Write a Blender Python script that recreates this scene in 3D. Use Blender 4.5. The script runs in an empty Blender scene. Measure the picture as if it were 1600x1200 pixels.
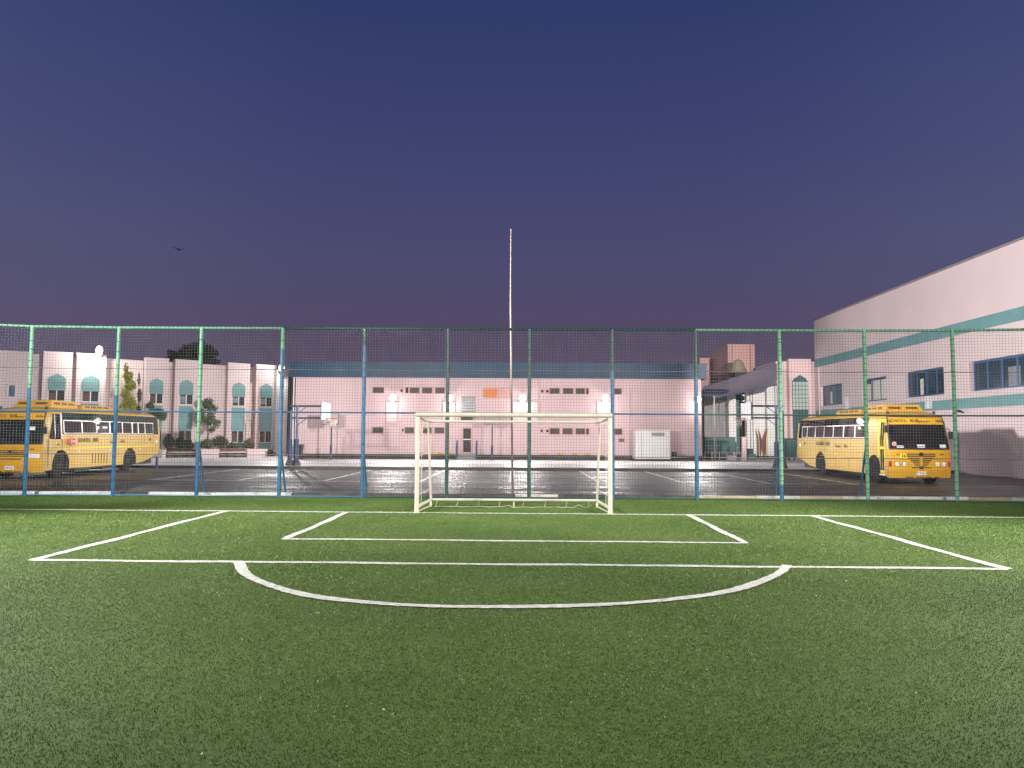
import bpy, bmesh, math, random
import numpy as np
from mathutils import Vector, Matrix

random.seed(11)
S = bpy.context.scene
COL = S.collection
PI = math.pi
R = math.radians

# ------------------------------------------------------------------ camera
F = 1200.0          # focal length in photo pixels (1600 wide)
CAMZ = 1.6
yc = Vector((12/F, -80.5/F, -1)).normalized()
xh = Vector((1, -0.0057, 0))
zc = xh.cross(yc).normalized()
xc = yc.cross(zc).normalized()
RW = Matrix((xc, yc, zc))          # camera vector -> world vector
cam_d = bpy.data.cameras.new('camera')
cam = bpy.data.objects.new('camera', cam_d)
COL.objects.link(cam)
cam_d.sensor_width = 36
cam_d.lens = F/1600*36
cam_d.clip_end = 2000
cam_d.clip_start = 0.05
cam.matrix_world = Matrix.Translation((0, 0, CAMZ)) @ RW.to_4x4()
S.camera = cam

def P(px, py, X=None, Y=None, z=None):
    """place of a point of the photograph on a known plane of the site"""
    d = RW @ Vector(((px-800)/F, -(py-600)/F, -1))
    if Y is not None: t = Y/d.y
    elif X is not None: t = X/d.x
    else: t = (z-CAMZ)/d.z
    return Vector((d.x*t, d.y*t, CAMZ+d.z*t))

# ------------------------------------------------------------------ materials
def mat(name, col, rough=0.6, var=0.12, scale=3.0, bump=0.0, bscale=40.0, metal=0.0, spec=None,
        dirt=0.0, dirtcol=(0.08, 0.07, 0.06), dscale=1.5, coat=0.0):
    m = bpy.data.materials.new(name); m.use_nodes = True
    nt = m.node_tree; n = nt.nodes; l = nt.links
    b = n['Principled BSDF']
    b.inputs['Roughness'].default_value = rough
    b.inputs['Metallic'].default_value = metal
    if coat: b.inputs['Coat Weight'].default_value = coat
    if spec is not None: b.inputs['Specular IOR Level'].default_value = spec
    tc = n.new('ShaderNodeTexCoord')
    nz = n.new('ShaderNodeTexNoise'); nz.inputs['Scale'].default_value = scale
    nz.inputs['Detail'].default_value = 6
    l.new(tc.outputs['Object'], nz.inputs['Vector'])
    mp = n.new('ShaderNodeMapRange')
    mp.inputs['From Min'].default_value = 0.3; mp.inputs['From Max'].default_value = 0.7
    mp.inputs['To Min'].default_value = 1-var; mp.inputs['To Max'].default_value = 1+var
    l.new(nz.outputs['Fac'], mp.inputs['Value'])
    mx = n.new('ShaderNodeVectorMath'); mx.operation = 'SCALE'
    mx.inputs[0].default_value = col[:3]
    l.new(mp.outputs['Result'], mx.inputs['Scale'])
    out = mx.outputs['Vector']
    if dirt:
        n2 = n.new('ShaderNodeTexNoise'); n2.inputs['Scale'].default_value = dscale; n2.inputs['Detail'].default_value = 8
        n2.inputs['Roughness'].default_value = 0.7
        mpp = n.new('ShaderNodeMapping'); mpp.inputs['Scale'].default_value = (1, 1, 0.35)
        l.new(tc.outputs['Object'], mpp.inputs['Vector']); l.new(mpp.outputs['Vector'], n2.inputs['Vector'])
        m2 = n.new('ShaderNodeMapRange'); m2.inputs['From Min'].default_value = 0.5; m2.inputs['From Max'].default_value = 0.75
        m2.inputs['To Max'].default_value = dirt
        l.new(n2.outputs['Fac'], m2.inputs['Value'])
        mix = n.new('ShaderNodeMix'); mix.data_type = 'RGBA'
        l.new(m2.outputs['Result'], mix.inputs['Factor'])
        l.new(out, mix.inputs['A']); mix.inputs['B'].default_value = (*dirtcol, 1)
        out = mix.outputs['Result']
    l.new(out, b.inputs['Base Color'])
    if bump:
        n3 = n.new('ShaderNodeTexNoise'); n3.inputs['Scale'].default_value = bscale; n3.inputs['Detail'].default_value = 4
        l.new(tc.outputs['Object'], n3.inputs['Vector'])
        bp = n.new('ShaderNodeBump'); bp.inputs['Strength'].default_value = bump; bp.inputs['Distance'].default_value = 0.02
        l.new(n3.outputs['Fac'], bp.inputs['Height']); l.new(bp.outputs['Normal'], b.inputs['Normal'])
    return m

def emit(name, col, strength, base=(0.3, 0.3, 0.3)):
    m = bpy.data.materials.new(name); m.use_nodes = True
    b = m.node_tree.nodes['Principled BSDF']
    b.inputs['Base Color'].default_value = (*base, 1)
    b.inputs['Emission Color'].default_value = (*col, 1)
    b.inputs['Emission Strength'].default_value = strength
    return m

M = {}
M['pink'] = mat('pink_render', (0.70, 0.505, 0.51), 0.85, 0.05, 0.5, 0.15, 30, dirt=0.22, dirtcol=(0.42, 0.29, 0.28), dscale=0.5)
M['pink_pale'] = mat('pale_pink_render', (0.70, 0.57, 0.558), 0.85, 0.04, 0.3, 0.12, 25, dirt=0.15, dirtcol=(0.45, 0.36, 0.36), dscale=0.4)
M['salmon'] = mat('salmon_render', (0.68, 0.39, 0.36), 0.85, 0.05, 0.6)
M['teal'] = mat('teal_paint', (0.15, 0.315, 0.315), 0.6, 0.08, 1.0, dirt=0.15)
M['plinth'] = mat('black_plinth_paint', (0.018, 0.017, 0.018), 0.6, 0.3, 2.0, 0.2)
M['cladding'] = mat('blue_metal_cladding', (0.010, 0.058, 0.125), 0.5, 0.12, 0.8, dirt=0.25)
M['white'] = mat('white_paint', (0.72, 0.71, 0.69), 0.6, 0.05, 2.0, dirt=0.15, dirtcol=(0.4, 0.37, 0.33))
M['goal'] = mat('cream_metal_paint', (0.40, 0.37, 0.31), 0.45, 0.08, 5.0, 0.05, 60, dirt=0.45, dirtcol=(0.36, 0.27, 0.17), dscale=7)
M['dark'] = mat('dark_metal', (0.02, 0.02, 0.022), 0.5, 0.2, 4.0)
M['darkglass'] = mat('dark_glass', (0.016, 0.015, 0.018), 0.015, 0.3, 1.5, spec=0.22)
M['grille'] = mat('window_grille', (0.13, 0.105, 0.11), 0.55, 0.2, 2.0)
M['blue_frame'] = mat('blue_window_frame', (0.035, 0.10, 0.26), 0.45, 0.1, 3.0)
M['room_glass'] = mat('window_glass', (0.03, 0.055, 0.075), 0.1, 0.5, 0.7, spec=0.6)
M['curtain'] = mat('cream_curtain', (0.62, 0.60, 0.50), 0.9, 0.15, 5.0)
M['greycurtain'] = mat('grey_curtain', (0.22, 0.25, 0.26), 0.9, 0.2, 4.0)
M['blue'] = mat('blue_post_paint', (0.016, 0.105, 0.21), 0.4, 0.12, 6.0, dirt=0.4, dirtcol=(0.03, 0.06, 0.10), dscale=5)
M['navy'] = mat('navy_post_paint', (0.012, 0.028, 0.09), 0.4, 0.15, 6.0)
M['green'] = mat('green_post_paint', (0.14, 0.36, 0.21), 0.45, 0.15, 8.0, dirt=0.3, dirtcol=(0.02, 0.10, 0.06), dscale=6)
M['darkened_green'] = mat('darkened_green_paint', (0.013, 0.062, 0.055), 0.45, 0.2, 8.0, dirt=0.4, dscale=6)  # post green darkened to hold the weaker light mid-fence
M['tie'] = mat('black_cable_tie', (0.01, 0.02, 0.015), 0.6, 0.2, 6.0)
M['wire'] = mat('grey_net_cord', (0.12, 0.12, 0.118), 0.6, 0.3, 3.0)
M['yellow'] = mat('bus_yellow_paint', (0.53, 0.345, 0.055), 0.35, 0.05, 0.8, coat=0.3, dirt=0.3, dirtcol=(0.42, 0.23, 0.03), dscale=1.3)
M['orange'] = mat('bus_amber_paint', (0.64, 0.335, 0.018), 0.35, 0.05, 0.9, coat=0.3, dirt=0.2, dirtcol=(0.4, 0.19, 0.02), dscale=1.6)
M['roofyellow'] = mat('bus_roof_paint', (0.52, 0.29, 0.04), 0.5, 0.1, 1.2, dirt=0.4, dirtcol=(0.28, 0.18, 0.06))
M['brightyellow'] = mat('bright_yellow_paint', (0.85, 0.62, 0.02), 0.5, 0.05, 2)
M['tyre'] = mat('black_rubber', (0.006, 0.006, 0.006), 0.8, 0.2, 6, 0.2, 50)
M['rim'] = mat('grey_steel_rim', (0.035, 0.032, 0.03), 0.6, 0.2, 8, metal=0.2)
M['chrome'] = mat('chrome', (0.7, 0.7, 0.7), 0.15, 0.05, 3, metal=1.0)
M['silver'] = mat('aluminium_frame', (0.55, 0.55, 0.54), 0.35, 0.1, 4, metal=0.5)
M['lampglass'] = mat('headlight_glass', (0.75, 0.75, 0.75), 0.1, 0.05, 9)
M['red'] = mat('red_plastic', (0.45, 0.02, 0.02), 0.4, 0.1, 5)
M['signred'] = mat('stop_sign_red', (0.55, 0.06, 0.06), 0.45, 0.1, 5)
M['black'] = mat('black_lettering', (0.06, 0.045, 0.02), 0.6, 0.1, 5)
M['leaf'] = mat('green_leaves', (0.055, 0.085, 0.02), 0.6, 0.45, 2.5)
M['leaf_lit'] = mat('lamplit_yellow_leaves', (0.30, 0.29, 0.02), 0.6, 0.4, 2.0)  # lamplight on the tree raised into the yellow green leaf colour
M['leaf_d'] = mat('dark_leaves', (0.03, 0.042, 0.018), 0.7, 0.4, 2.0)
M['leaf_b'] = mat('dry_brown_green_leaves', (0.06, 0.055, 0.022), 0.7, 0.4, 2.0)
M['bark'] = mat('grey_bark', (0.11, 0.08, 0.06), 0.9, 0.3, 8, 0.3, 30)
M['brick'] = mat('brown_planter_face', (0.16, 0.08, 0.06), 0.8, 0.3, 3)
M['sail'] = mat('mauve_shade_fabric', (0.42, 0.34, 0.38), 0.85, 0.08, 0.8)
M['sail_d'] = mat('dark_blue_fabric', (0.05, 0.06, 0.13), 0.85, 0.1, 0.8)
M['dome'] = mat('beige_dome_tiles', (0.32, 0.27, 0.17), 0.7, 0.2, 4)
M['green_glass'] = mat('green_tinted_glass', (0.20, 0.42, 0.32), 0.25, 0.35, 1.2)
M['darkteal'] = mat('dark_teal_panel', (0.025, 0.10, 0.10), 0.5, 0.25, 1.5)
M['greywall'] = mat('grey_ribbed_panel', (0.28, 0.28, 0.29), 0.7, 0.15, 2)
M['maroon'] = mat('maroon_banner_cloth', (0.16, 0.03, 0.05), 0.8, 0.1, 3)
M['poletan'] = mat('tan_pole_paint', (0.15, 0.115, 0.082), 0.5, 0.12, 3, dirt=0.3, dirtcol=(0.25, 0.17, 0.1), dscale=2)
M['bird'] = mat('dark_feathers', (0.012, 0.012, 0.02), 0.9, 0.2, 5)
M['clearboard'] = mat('grey_acrylic', (0.45, 0.38, 0.40), 0.2, 0.05, 3)
M['netwhite'] = mat('dirty_white_cord', (0.6, 0.56, 0.48), 0.8, 0.1, 5)
M['crater'] = mat('dark_recess', (0.03, 0.025, 0.025), 0.8, 0.3, 2)
M['vent'] = mat('dark_vent_slots', (0.10, 0.055, 0.008), 0.6, 0.2, 4)
M['lens'] = emit('floodlight_lens', (1.0, 0.97, 0.92), 14)
M['amber'] = emit('amber_lit_window', (1.0, 0.27, 0.05), 0.7, (0.16, 0.05, 0.015))
M['moon'] = emit('lit_crescent', (0.9, 1.0, 1.0), 1.6)
M['greenlit'] = emit('lit_green_window', (0.42, 0.75, 0.55), 0.35)

# ------------------------------------------------------------------ mesh builder
def world_matrix(o):
    m = Matrix.Identity(4)
    while o is not None:
        m = (Matrix.Translation(o.location) @ o.rotation_euler.to_matrix().to_4x4()) @ m
        o = o.parent
    return m

class MB:
    def __init__(s): s.v = []; s.f = []; s.mi = []; s.cur = 0
    def add(s, vs, fs):
        o = len(s.v); s.v += [tuple(v) for v in vs]
        for f in fs: s.f.append([i+o for i in f]); s.mi.append(s.cur)
        return s
    def box(s, x0, x1, y0, y1, z0, z1):
        vs = [(x0,y0,z0),(x1,y0,z0),(x1,y1,z0),(x0,y1,z0),(x0,y0,z1),(x1,y0,z1),(x1,y1,z1),(x0,y1,z1)]
        return s.add(vs, [(0,3,2,1),(4,5,6,7),(0,1,5,4),(1,2,6,5),(2,3,7,6),(3,0,4,7)])
    def hexa(s, a):   # eight corners, bottom ring then top ring
        return s.add(a, [(0,3,2,1),(4,5,6,7),(0,1,5,4),(1,2,6,5),(2,3,7,6),(3,0,4,7)])
    def bar(s, p, q, r, n=8, r2=None):
        p = Vector(p); q = Vector(q); d = (q-p).normalized()
        a = d.orthogonal().normalized(); b = d.cross(a)
        r2 = r if r2 is None else r2
        vs = [p+(a*math.cos(2*PI*k/n)+b*math.sin(2*PI*k/n))*r for k in range(n)]
        vs += [q+(a*math.cos(2*PI*k/n)+b*math.sin(2*PI*k/n))*r2 for k in range(n)]
        fs = [(k,(k+1)%n,n+(k+1)%n,n+k) for k in range(n)]
        fs += [tuple(range(n-1,-1,-1)), tuple(range(n,2*n))]
        return s.add(vs, fs)
    def path(s, pts, r, n=6):
        for a, b in zip(pts[:-1], pts[1:]): s.bar(a, b, r, n)
        return s
    def prism(s, pts, off):   # planar outline (3d) pushed along off
        n = len(pts); off = Vector(off); pts = [Vector(p) for p in pts]
        vs = pts + [p+off for p in pts]
        fs = [tuple(range(n-1,-1,-1)), tuple(range(n,2*n))] + [(k,(k+1)%n,n+(k+1)%n,n+k) for k in range(n)]
        return s.add(vs, fs)
    def lathe(s, c, prof, n=16, axis='z'):
        c = Vector(c); vs = []; fs = []
        for (r, h) in prof:
            for k in range(n):
                a = 2*PI*k/n
                if axis == 'z': vs.append(c+Vector((r*math.cos(a), r*math.sin(a), h)))
                elif axis == 'x': vs.append(c+Vector((h, r*math.cos(a), r*math.sin(a))))
                else: vs.append(c+Vector((r*math.sin(a), h, r*math.cos(a))))
        m = len(prof)
        for i in range(m-1):
            for k in range(n):
                fs.append((i*n+k, i*n+(k+1)%n, (i+1)*n+(k+1)%n, (i+1)*n+k))
        fs.append(tuple(range(n-1,-1,-1))); fs.append(tuple(range((m-1)*n, m*n)))
        return s.add(vs, fs)
    def sphere(s, c, rx, ry, rz, n=10, m=6):
        c = Vector(c); vs = [c+Vector((0,0,rz))]; fs = []
        for i in range(1, m):
            t = PI*i/m
            for k in range(n):
                a = 2*PI*k/n
                vs.append(c+Vector((rx*math.sin(t)*math.cos(a), ry*math.sin(t)*math.sin(a), rz*math.cos(t))))
        vs.append(c-Vector((0,0,rz))); L = len(vs)-1
        for k in range(n): fs.append((0, 1+k, 1+(k+1)%n))
        for i in range(m-2):
            for k in range(n): fs.append((1+i*n+k, 1+(i+1)*n+k, 1+(i+1)*n+(k+1)%n, 1+i*n+(k+1)%n))
        for k in range(n): fs.append((L, 1+(m-2)*n+(k+1)%n, 1+(m-2)*n+k))
        return s.add(vs, fs)
    def build(s, name, mats, parent=None, local=False, smooth=0, fix=True):
        if not isinstance(mats, (list, tuple)): mats = [mats]
        vs = s.v
        if parent is not None and not local:
            inv = world_matrix(parent).inverted(); vs = [tuple(inv @ Vector(v)) for v in vs]
        me = bpy.data.meshes.new(name)
        me.from_pydata(vs, [], s.f)
        for m in mats: me.materials.append(m)
        me.polygons.foreach_set('material_index', s.mi)
        if fix:
            bm = bmesh.new(); bm.from_mesh(me)
            bmesh.ops.recalc_face_normals(bm, faces=bm.faces); bm.to_mesh(me); bm.free()
        if smooth:
            me.polygons.foreach_set('use_smooth', [True]*len(me.polygons))
            me.set_sharp_from_angle(angle=R(smooth))
        me.update()
        o = bpy.data.objects.new(name, me); COL.objects.link(o)
        if parent is not None: o.parent = parent
        return o

def tag(o, label=None, cat=None, group=None, kind=None):
    if label: o['label'] = label
    if cat: o['category'] = cat
    if group: o['group'] = group
    if kind: o['kind'] = kind
    return o
def thing(name, label, cat, loc=(0,0,0), rz=0, group=None):
    o = bpy.data.objects.new(name, None); COL.objects.link(o)
    o.location = loc; o.rotation_euler = (0,0,rz); o.empty_display_size = 0.2
    return tag(o, label, cat, group)
def struct(mb, name, m, smooth=0):
    return tag(mb.build(name, m, smooth=smooth), kind='structure')
def copy_tree(o, parent=None):
    c = o.copy(); COL.objects.link(c)
    if parent is not None: c.parent = parent
    for ch in list(o.children): copy_tree(ch, c)
    return c

def text(body, size, m, parent, mtx, name='lettering', bold=0.0, sx=1.0):
    ws = body.split(' ')
    if len(ws) > 1:
        n0, n1 = len(ws[0]), len(ws[1]); tot = (n0+n1+1.1)*0.64*size
        text(ws[0], size, m, parent, mtx @ Matrix.Translation((-tot/2+n0*0.32*size, 0, 0)), name, bold, sx)
        return text(ws[1], size, m, parent, mtx @ Matrix.Translation((tot/2-n1*0.32*size, 0, 0)), name, bold, sx)
    cu = bpy.data.curves.new('t', 'FONT'); cu.body = body; cu.size = size
    cu.align_x = 'CENTER'; cu.align_y = 'CENTER'; cu.extrude = 0.004; cu.offset = bold
    to = bpy.data.objects.new('t', cu); COL.objects.link(to)
    dg = bpy.context.evaluated_depsgraph_get(); dg.update()
    me = bpy.data.meshes.new_from_object(to.evaluated_get(dg))
    bpy.data.objects.remove(to); bpy.data.curves.remove(cu)
    me.transform(Matrix.Diagonal((sx, 1, 1, 1))); me.transform(mtx)
    me.materials.clear(); me.materials.append(m); me.name = name
    o = bpy.data.objects.new(name, me); COL.objects.link(o); o.parent = parent
    return o

# ------------------------------------------------------------------ sky
w = bpy.data.worlds.new('World'); S.world = w; w.use_nodes = True
nt = w.node_tree; n = nt.nodes; l = nt.links
bg = n['Background']
tc = n.new('ShaderNodeTexCoord'); sp = n.new('ShaderNodeSeparateXYZ')
l.new(tc.outputs['Generated'], sp.inputs[0])
rp = n.new('ShaderNodeValToRGB')
stops = [(0.0, (0.104, 0.072, 0.116)), (0.12, (0.092, 0.069, 0.132)), (0.22, (0.073, 0.071, 0.160)),
         (0.34, (0.051, 0.059, 0.165)), (0.50, (0.030, 0.044, 0.147)), (1.0, (0.012, 0.022, 0.08))]
e = rp.color_ramp.elements
e[0].position, e[0].color = stops[0][0], (*stops[0][1], 1)
e[1].position, e[1].color = stops[-1][0], (*stops[-1][1], 1)
for p_, c_ in stops[1:-1]:
    q_ = e.new(p_); q_.color = (*c_, 1)
l.new(sp.outputs['Z'], rp.inputs['Fac'])
sky = n.new('ShaderNodeTexSky'); sky.sky_type = 'NISHITA'; sky.sun_disc = False
sky.sun_elevation = R(-5); sky.sun_rotation = R(180)
sc_ = n.new('ShaderNodeVectorMath'); sc_.operation = 'SCALE'; sc_.inputs['Scale'].default_value = 0.05
l.new(sky.outputs['Color'], sc_.inputs[0])
ad = n.new('ShaderNodeVectorMath'); ad.operation = 'ADD'
l.new(rp.outputs['Color'], ad.inputs[0]); l.new(sc_.outputs['Vector'], ad.inputs[1])
ab = n.new('ShaderNodeMath'); ab.operation = 'ABSOLUTE'; l.new(sp.outputs['X'], ab.inputs[0])
mr_ = n.new('ShaderNodeMapRange'); mr_.interpolation_type = 'SMOOTHSTEP'
mr_.inputs['From Min'].default_value = 0.2; mr_.inputs['From Max'].default_value = 0.75
l.new(ab.outputs['Value'], mr_.inputs['Value'])
cl = n.new('ShaderNodeTexNoise'); cl.inputs['Scale'].default_value = 2.2; cl.inputs['Detail'].default_value = 3
l.new(tc.outputs['Generated'], cl.inputs['Vector'])
sm = n.new('ShaderNodeMath'); sm.operation = 'MULTIPLY'
l.new(mr_.outputs['Result'], sm.inputs[0]); l.new(cl.outputs['Fac'], sm.inputs[1])
sg_ = n.new('ShaderNodeVectorMath'); sg_.operation = 'SCALE'; sg_.inputs[0].default_value = (0.030, 0.044, 0.066)
l.new(sm.outputs['Value'], sg_.inputs['Scale'])
a2_ = n.new('ShaderNodeVectorMath'); a2_.operation = 'ADD'
l.new(ad.outputs['Vector'], a2_.inputs[0]); l.new(sg_.outputs['Vector'], a2_.inputs[1])
l.new(a2_.outputs['Vector'], bg.inputs['Color']); bg.inputs['Strength'].default_value = 1.0

# ------------------------------------------------------------------ levels and ground
ZA = -0.27      # car park
ZP = -0.12      # paved platform
YF = 19.6       # fence
YW = 55.0       # pink school building

mg = MB(); mg.box(-500, 500, -120, 900, -1.0, ZA-0.02)
struct(mg, 'ground', mat('dusty_ground', (0.12, 0.10, 0.085), 0.9, 0.3, 0.4))

def asphalt_mat():
    m = bpy.data.materials.new('damp_asphalt'); m.use_nodes = True
    nt = m.node_tree; n = nt.nodes; l = nt.links; b = n['Principled BSDF']
    tc = n.new('ShaderNodeTexCoord')
    def noise(scale, vec=None, det=6, rough=0.6):
        t = n.new('ShaderNodeTexNoise'); t.inputs['Scale'].default_value = scale; t.inputs['Detail'].default_value = det
        t.inputs['Roughness'].default_value = rough
        l.new(vec if vec is not None else tc.outputs['Object'], t.inputs['Vector']); return t
    mp = n.new('ShaderNodeMapping'); mp.inputs['Scale'].default_value = (0.12, 0.9, 1)
    l.new(tc.outputs['Object'], mp.inputs['Vector'])
    streak = noise(1.6, mp.outputs['Vector'], 8, 0.65)
    fine = noise(90, None, 2)
    big = noise(0.25, None, 4)
    cr = n.new('ShaderNodeValToRGB')
    cr.color_ramp.elements[0].position = 0.35; cr.color_ramp.elements[0].color = (0.034, 0.031, 0.030, 1)
    cr.color_ramp.elements[1].position = 0.68; cr.color_ramp.elements[1].color = (0.11, 0.098, 0.090, 1)
    l.new(streak.outputs['Fac'], cr.inputs['Fac'])
    mm = n.new('ShaderNodeVectorMath'); mm.operation = 'SCALE'
    mr = n.new('ShaderNodeMapRange'); mr.inputs['To Min'].default_value = 0.6; mr.inputs['To Max'].default_value = 1.4
    l.new(fine.outputs['Fac'], mr.inputs['Value'])
    l.new(cr.outputs['Color'], mm.inputs[0]); l.new(mr.outputs['Result'], mm.inputs['Scale'])
    l.new(mm.outputs['Vector'], b.inputs['Base Color'])
    ro = n.new('ShaderNodeMapRange'); ro.inputs['From Min'].default_value = 0.35; ro.inputs['From Max'].default_value = 0.65
    ro.inputs['To Min'].default_value = 0.30; ro.inputs['To Max'].default_value = 0.75; b.inputs['Specular IOR Level'].default_value = 0.32
    l.new(streak.outputs['Fac'], ro.inputs['Value']); l.new(ro.outputs['Result'], b.inputs['Roughness'])
    bp = n.new('ShaderNodeBump'); bp.inputs['Strength'].default_value = 0.8; bp.inputs['Distance'].default_value = 0.02
    wav = noise(5, None, 8, 0.7)
    l.new(wav.outputs['Fac'], bp.inputs['Height'])
    bp2 = n.new('ShaderNodeBump'); bp2.inputs['Strength'].default_value = 0.3; bp2.inputs['Distance'].default_value = 0.006
    l.new(fine.outputs['Fac'], bp2.inputs['Height']); l.new(bp.outputs['Normal'], bp2.inputs['Normal'])
    l.new(bp2.outputs['Normal'], b.inputs['Normal'])
    return m
ma = MB(); ma.box(-70, 70, 19.0, 110, ZA-0.2, ZA)
struct(ma, 'car_park', asphalt_mat())

paving = mat('pale_concrete_paving', (0.60, 0.57, 0.55), 0.5, 0.12, 1.2, 0.15, 12, dirt=0.3, dirtcol=(0.34, 0.31, 0.30), dscale=0.6)
YK = 41.2
mp_ = MB(); mp_.box(-34, 23.3, YK+0.12, 64, ZA-0.1, ZP)
struct(mp_, 'pavement', paving)
mk = MB(); mk.box(-34, 23.3, YK, YK+0.12, ZA-0.1, ZP+0.004)
struct(mk, 'kerb', mat('black_painted_kerb', (0.02, 0.018, 0.017), 0.6, 0.4, 1.5, 0.2))

# parking bay lines
ml = MB()
def gline(x0, y0, x1, y1, wd):
    d = Vector((x1-x0, y1-y0)); d.normalize(); nrm = Vector((-d.y, d.x))*wd/2
    z0, z1 = ZA-0.02, ZA+0.004
    c = [(x0-nrm.x, y0-nrm.y), (x1-nrm.x, y1-nrm.y), (x1+nrm.x, y1+nrm.y), (x0+nrm.x, y0+nrm.y)]
    ml.hexa([(a, b, z0) for a, b in c]+[(a, b, z1) for a, b in c])
for k, xx in enumerate([-14.9, -11.4, -7.9, -4.0, -0.35, 3.2, 6.65, 10.1, 13.5]):
    gline(xx, 31.2, xx, YK-0.3, 0.14 if k != 4 else 0.24)
gline(-15, 31.0, 14, 31.0, 0.06)
struct(ml, 'road_markings', mat('worn_white_road_paint', (0.62, 0.60, 0.57), 0.55, 0.25, 2.5, dirt=0.75, dirtcol=(0.10, 0.095, 0.09), dscale=3.5))

# painted kerb behind the fence
cols = [mat('white_kerb_paint', (0.66, 0.62, 0.56), 0.6, 0.15, 2, dirt=0.5, dscale=3),
        mat('blue_kerb_paint', (0.02, 0.06, 0.11), 0.6, 0.2, 2, dirt=0.5, dscale=3),
        mat('yellow_kerb_paint', (0.48, 0.38, 0.22), 0.6, 0.2, 2, dirt=0.5, dscale=3),
        mat('grimy_kerb', (0.05, 0.05, 0.045), 0.8, 0.3, 2)]
mk2 = MB(); xk = -16.0
while xk < 17:
    L = random.choice([0.6, 0.9, 1.1])
    if xk < -6: c = random.choices([0, 3], [9, 1])[0]
    elif xk < 4.5: c = random.choices([0, 1, 3], [0.3, 1.5, 8])[0]
    else: c = random.choices([0, 2, 1, 3], [6, 3, 0.5, 0.6])[0]
    mk2.cur = c
    mk2.box(xk+0.006, xk+L-0.006, YF+0.32, YF+0.50, ZA-0.1, 0.085+random.uniform(-0.006, 0.006)); xk += L
struct(mk2, 'kerb', cols)

# ------------------------------------------------------------------ pitch
def turf_mat(name, blades):
    m = bpy.data.materials.new(name); m.use_nodes = True
    nt = m.node_tree; n = nt.nodes; l = nt.links; b = n['Principled BSDF']
    b.inputs['Roughness'].default_value = 0.48 if blades else 0.8
    b.inputs['Specular IOR Level'].default_value = 0.3 if blades else 0.1
    tc = n.new('ShaderNodeTexCoord')
    def noise(scale, det=5):
        t = n.new('ShaderNodeTexNoise'); t.inputs['Scale'].default_value = scale; t.inputs['Detail'].default_value = det
        l.new(tc.outputs['Object'], t.inputs['Vector']); return t
    big = noise(0.45, 6)
    cr = n.new('ShaderNodeValToRGB')
    cr.color_ramp.elements[0].position = 0.3; cr.color_ramp.elements[0].color = (0.050, 0.091, 0.015, 1)
    cr.color_ramp.elements[1].position = 0.7; cr.color_ramp.elements[1].color = (0.077, 0.121, 0.026, 1)
    l.new(big.outputs['Fac'], cr.inputs['Fac'])
    mm = n.new('ShaderNodeVectorMath'); mm.operation = 'SCALE'
    l.new(cr.outputs['Color'], mm.inputs[0])
    mr = n.new('ShaderNodeMapRange'); mr.inputs['To Min'].default_value = 0.82; mr.inputs['To Max'].default_value = 1.28
    if blades:
        g = n.new('ShaderNodeNewGeometry'); l.new(g.outputs['Random Per Island'], mr.inputs['Value'])
    else:
        fn = noise(160, 2); mr.inputs['From Min'].default_value = 0.3; mr.inputs['From Max'].default_value = 0.7
        l.new(fn.outputs['Fac'], mr.inputs['Value'])
        bp = n.new('ShaderNodeBump'); bp.inputs['Strength'].default_value = 0.8; bp.inputs['Distance'].default_value = 0.02
        l.new(fn.outputs['Fac'], bp.inputs['Height']); l.new(bp.outputs['Normal'], b.inputs['Normal'])
    l.new(mr.outputs['Result'], mm.inputs['Scale'])
    l.new(mm.outputs['Vector'], b.inputs['Base Color'])
    return m
mt = MB(); mt.box(-17, 17, -25, YF+0.30, ZA-0.1, 0.0)
struct(mt, 'pitch', turf_mat('turf_backing', False))

# markings: straight lines and the hand painted arc, as ground polylines
def gp(px, py): v = P(px, py, z=0.0); return (v.x, v.y)
lines = []
def poly(pts, wd, close=False): lines.append((pts, wd))
gl0, gl1 = gp(0, 796), gp(1600, 809)
def ext(a, b, t): return (a[0]+(b[0]-a[0])*t, a[1]+(b[1]-a[1])*t)
poly([ext(gl0, gl1, -0.15), ext(gl0, gl1, 1.15)], 0.15)
A0, A1, B0, B1 = gp(352, 799), gp(52, 875.5), gp(1270, 806.5), gp(1572, 889.5)
poly([A0, A1], 0.13); poly([A1, B1], 0.13); poly([B0, B1], 0.13)
C0, C1, D0, D1 = gp(543, 800.5), gp(446, 842.5), gp(1074, 804.5), gp(1166, 849)
poly([C0, C1], 0.12); poly([C1, D1], 0.12); poly([D0, D1], 0.12)
arc = [gp(*q) for q in [(371, 879), (374, 888), (383, 898), (398, 907), (420, 915.5), (450, 924), (490, 932.5), (540, 939.5),
       (600, 945), (680, 948.8), (760, 950), (820, 950), (900, 947.8), (980, 943.5), (1040, 939), (1100, 931.5), (1150, 922), (1185, 912), (1210, 902), (1224, 893), (1231, 884)]]
poly(arc, 0.125)

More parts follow.
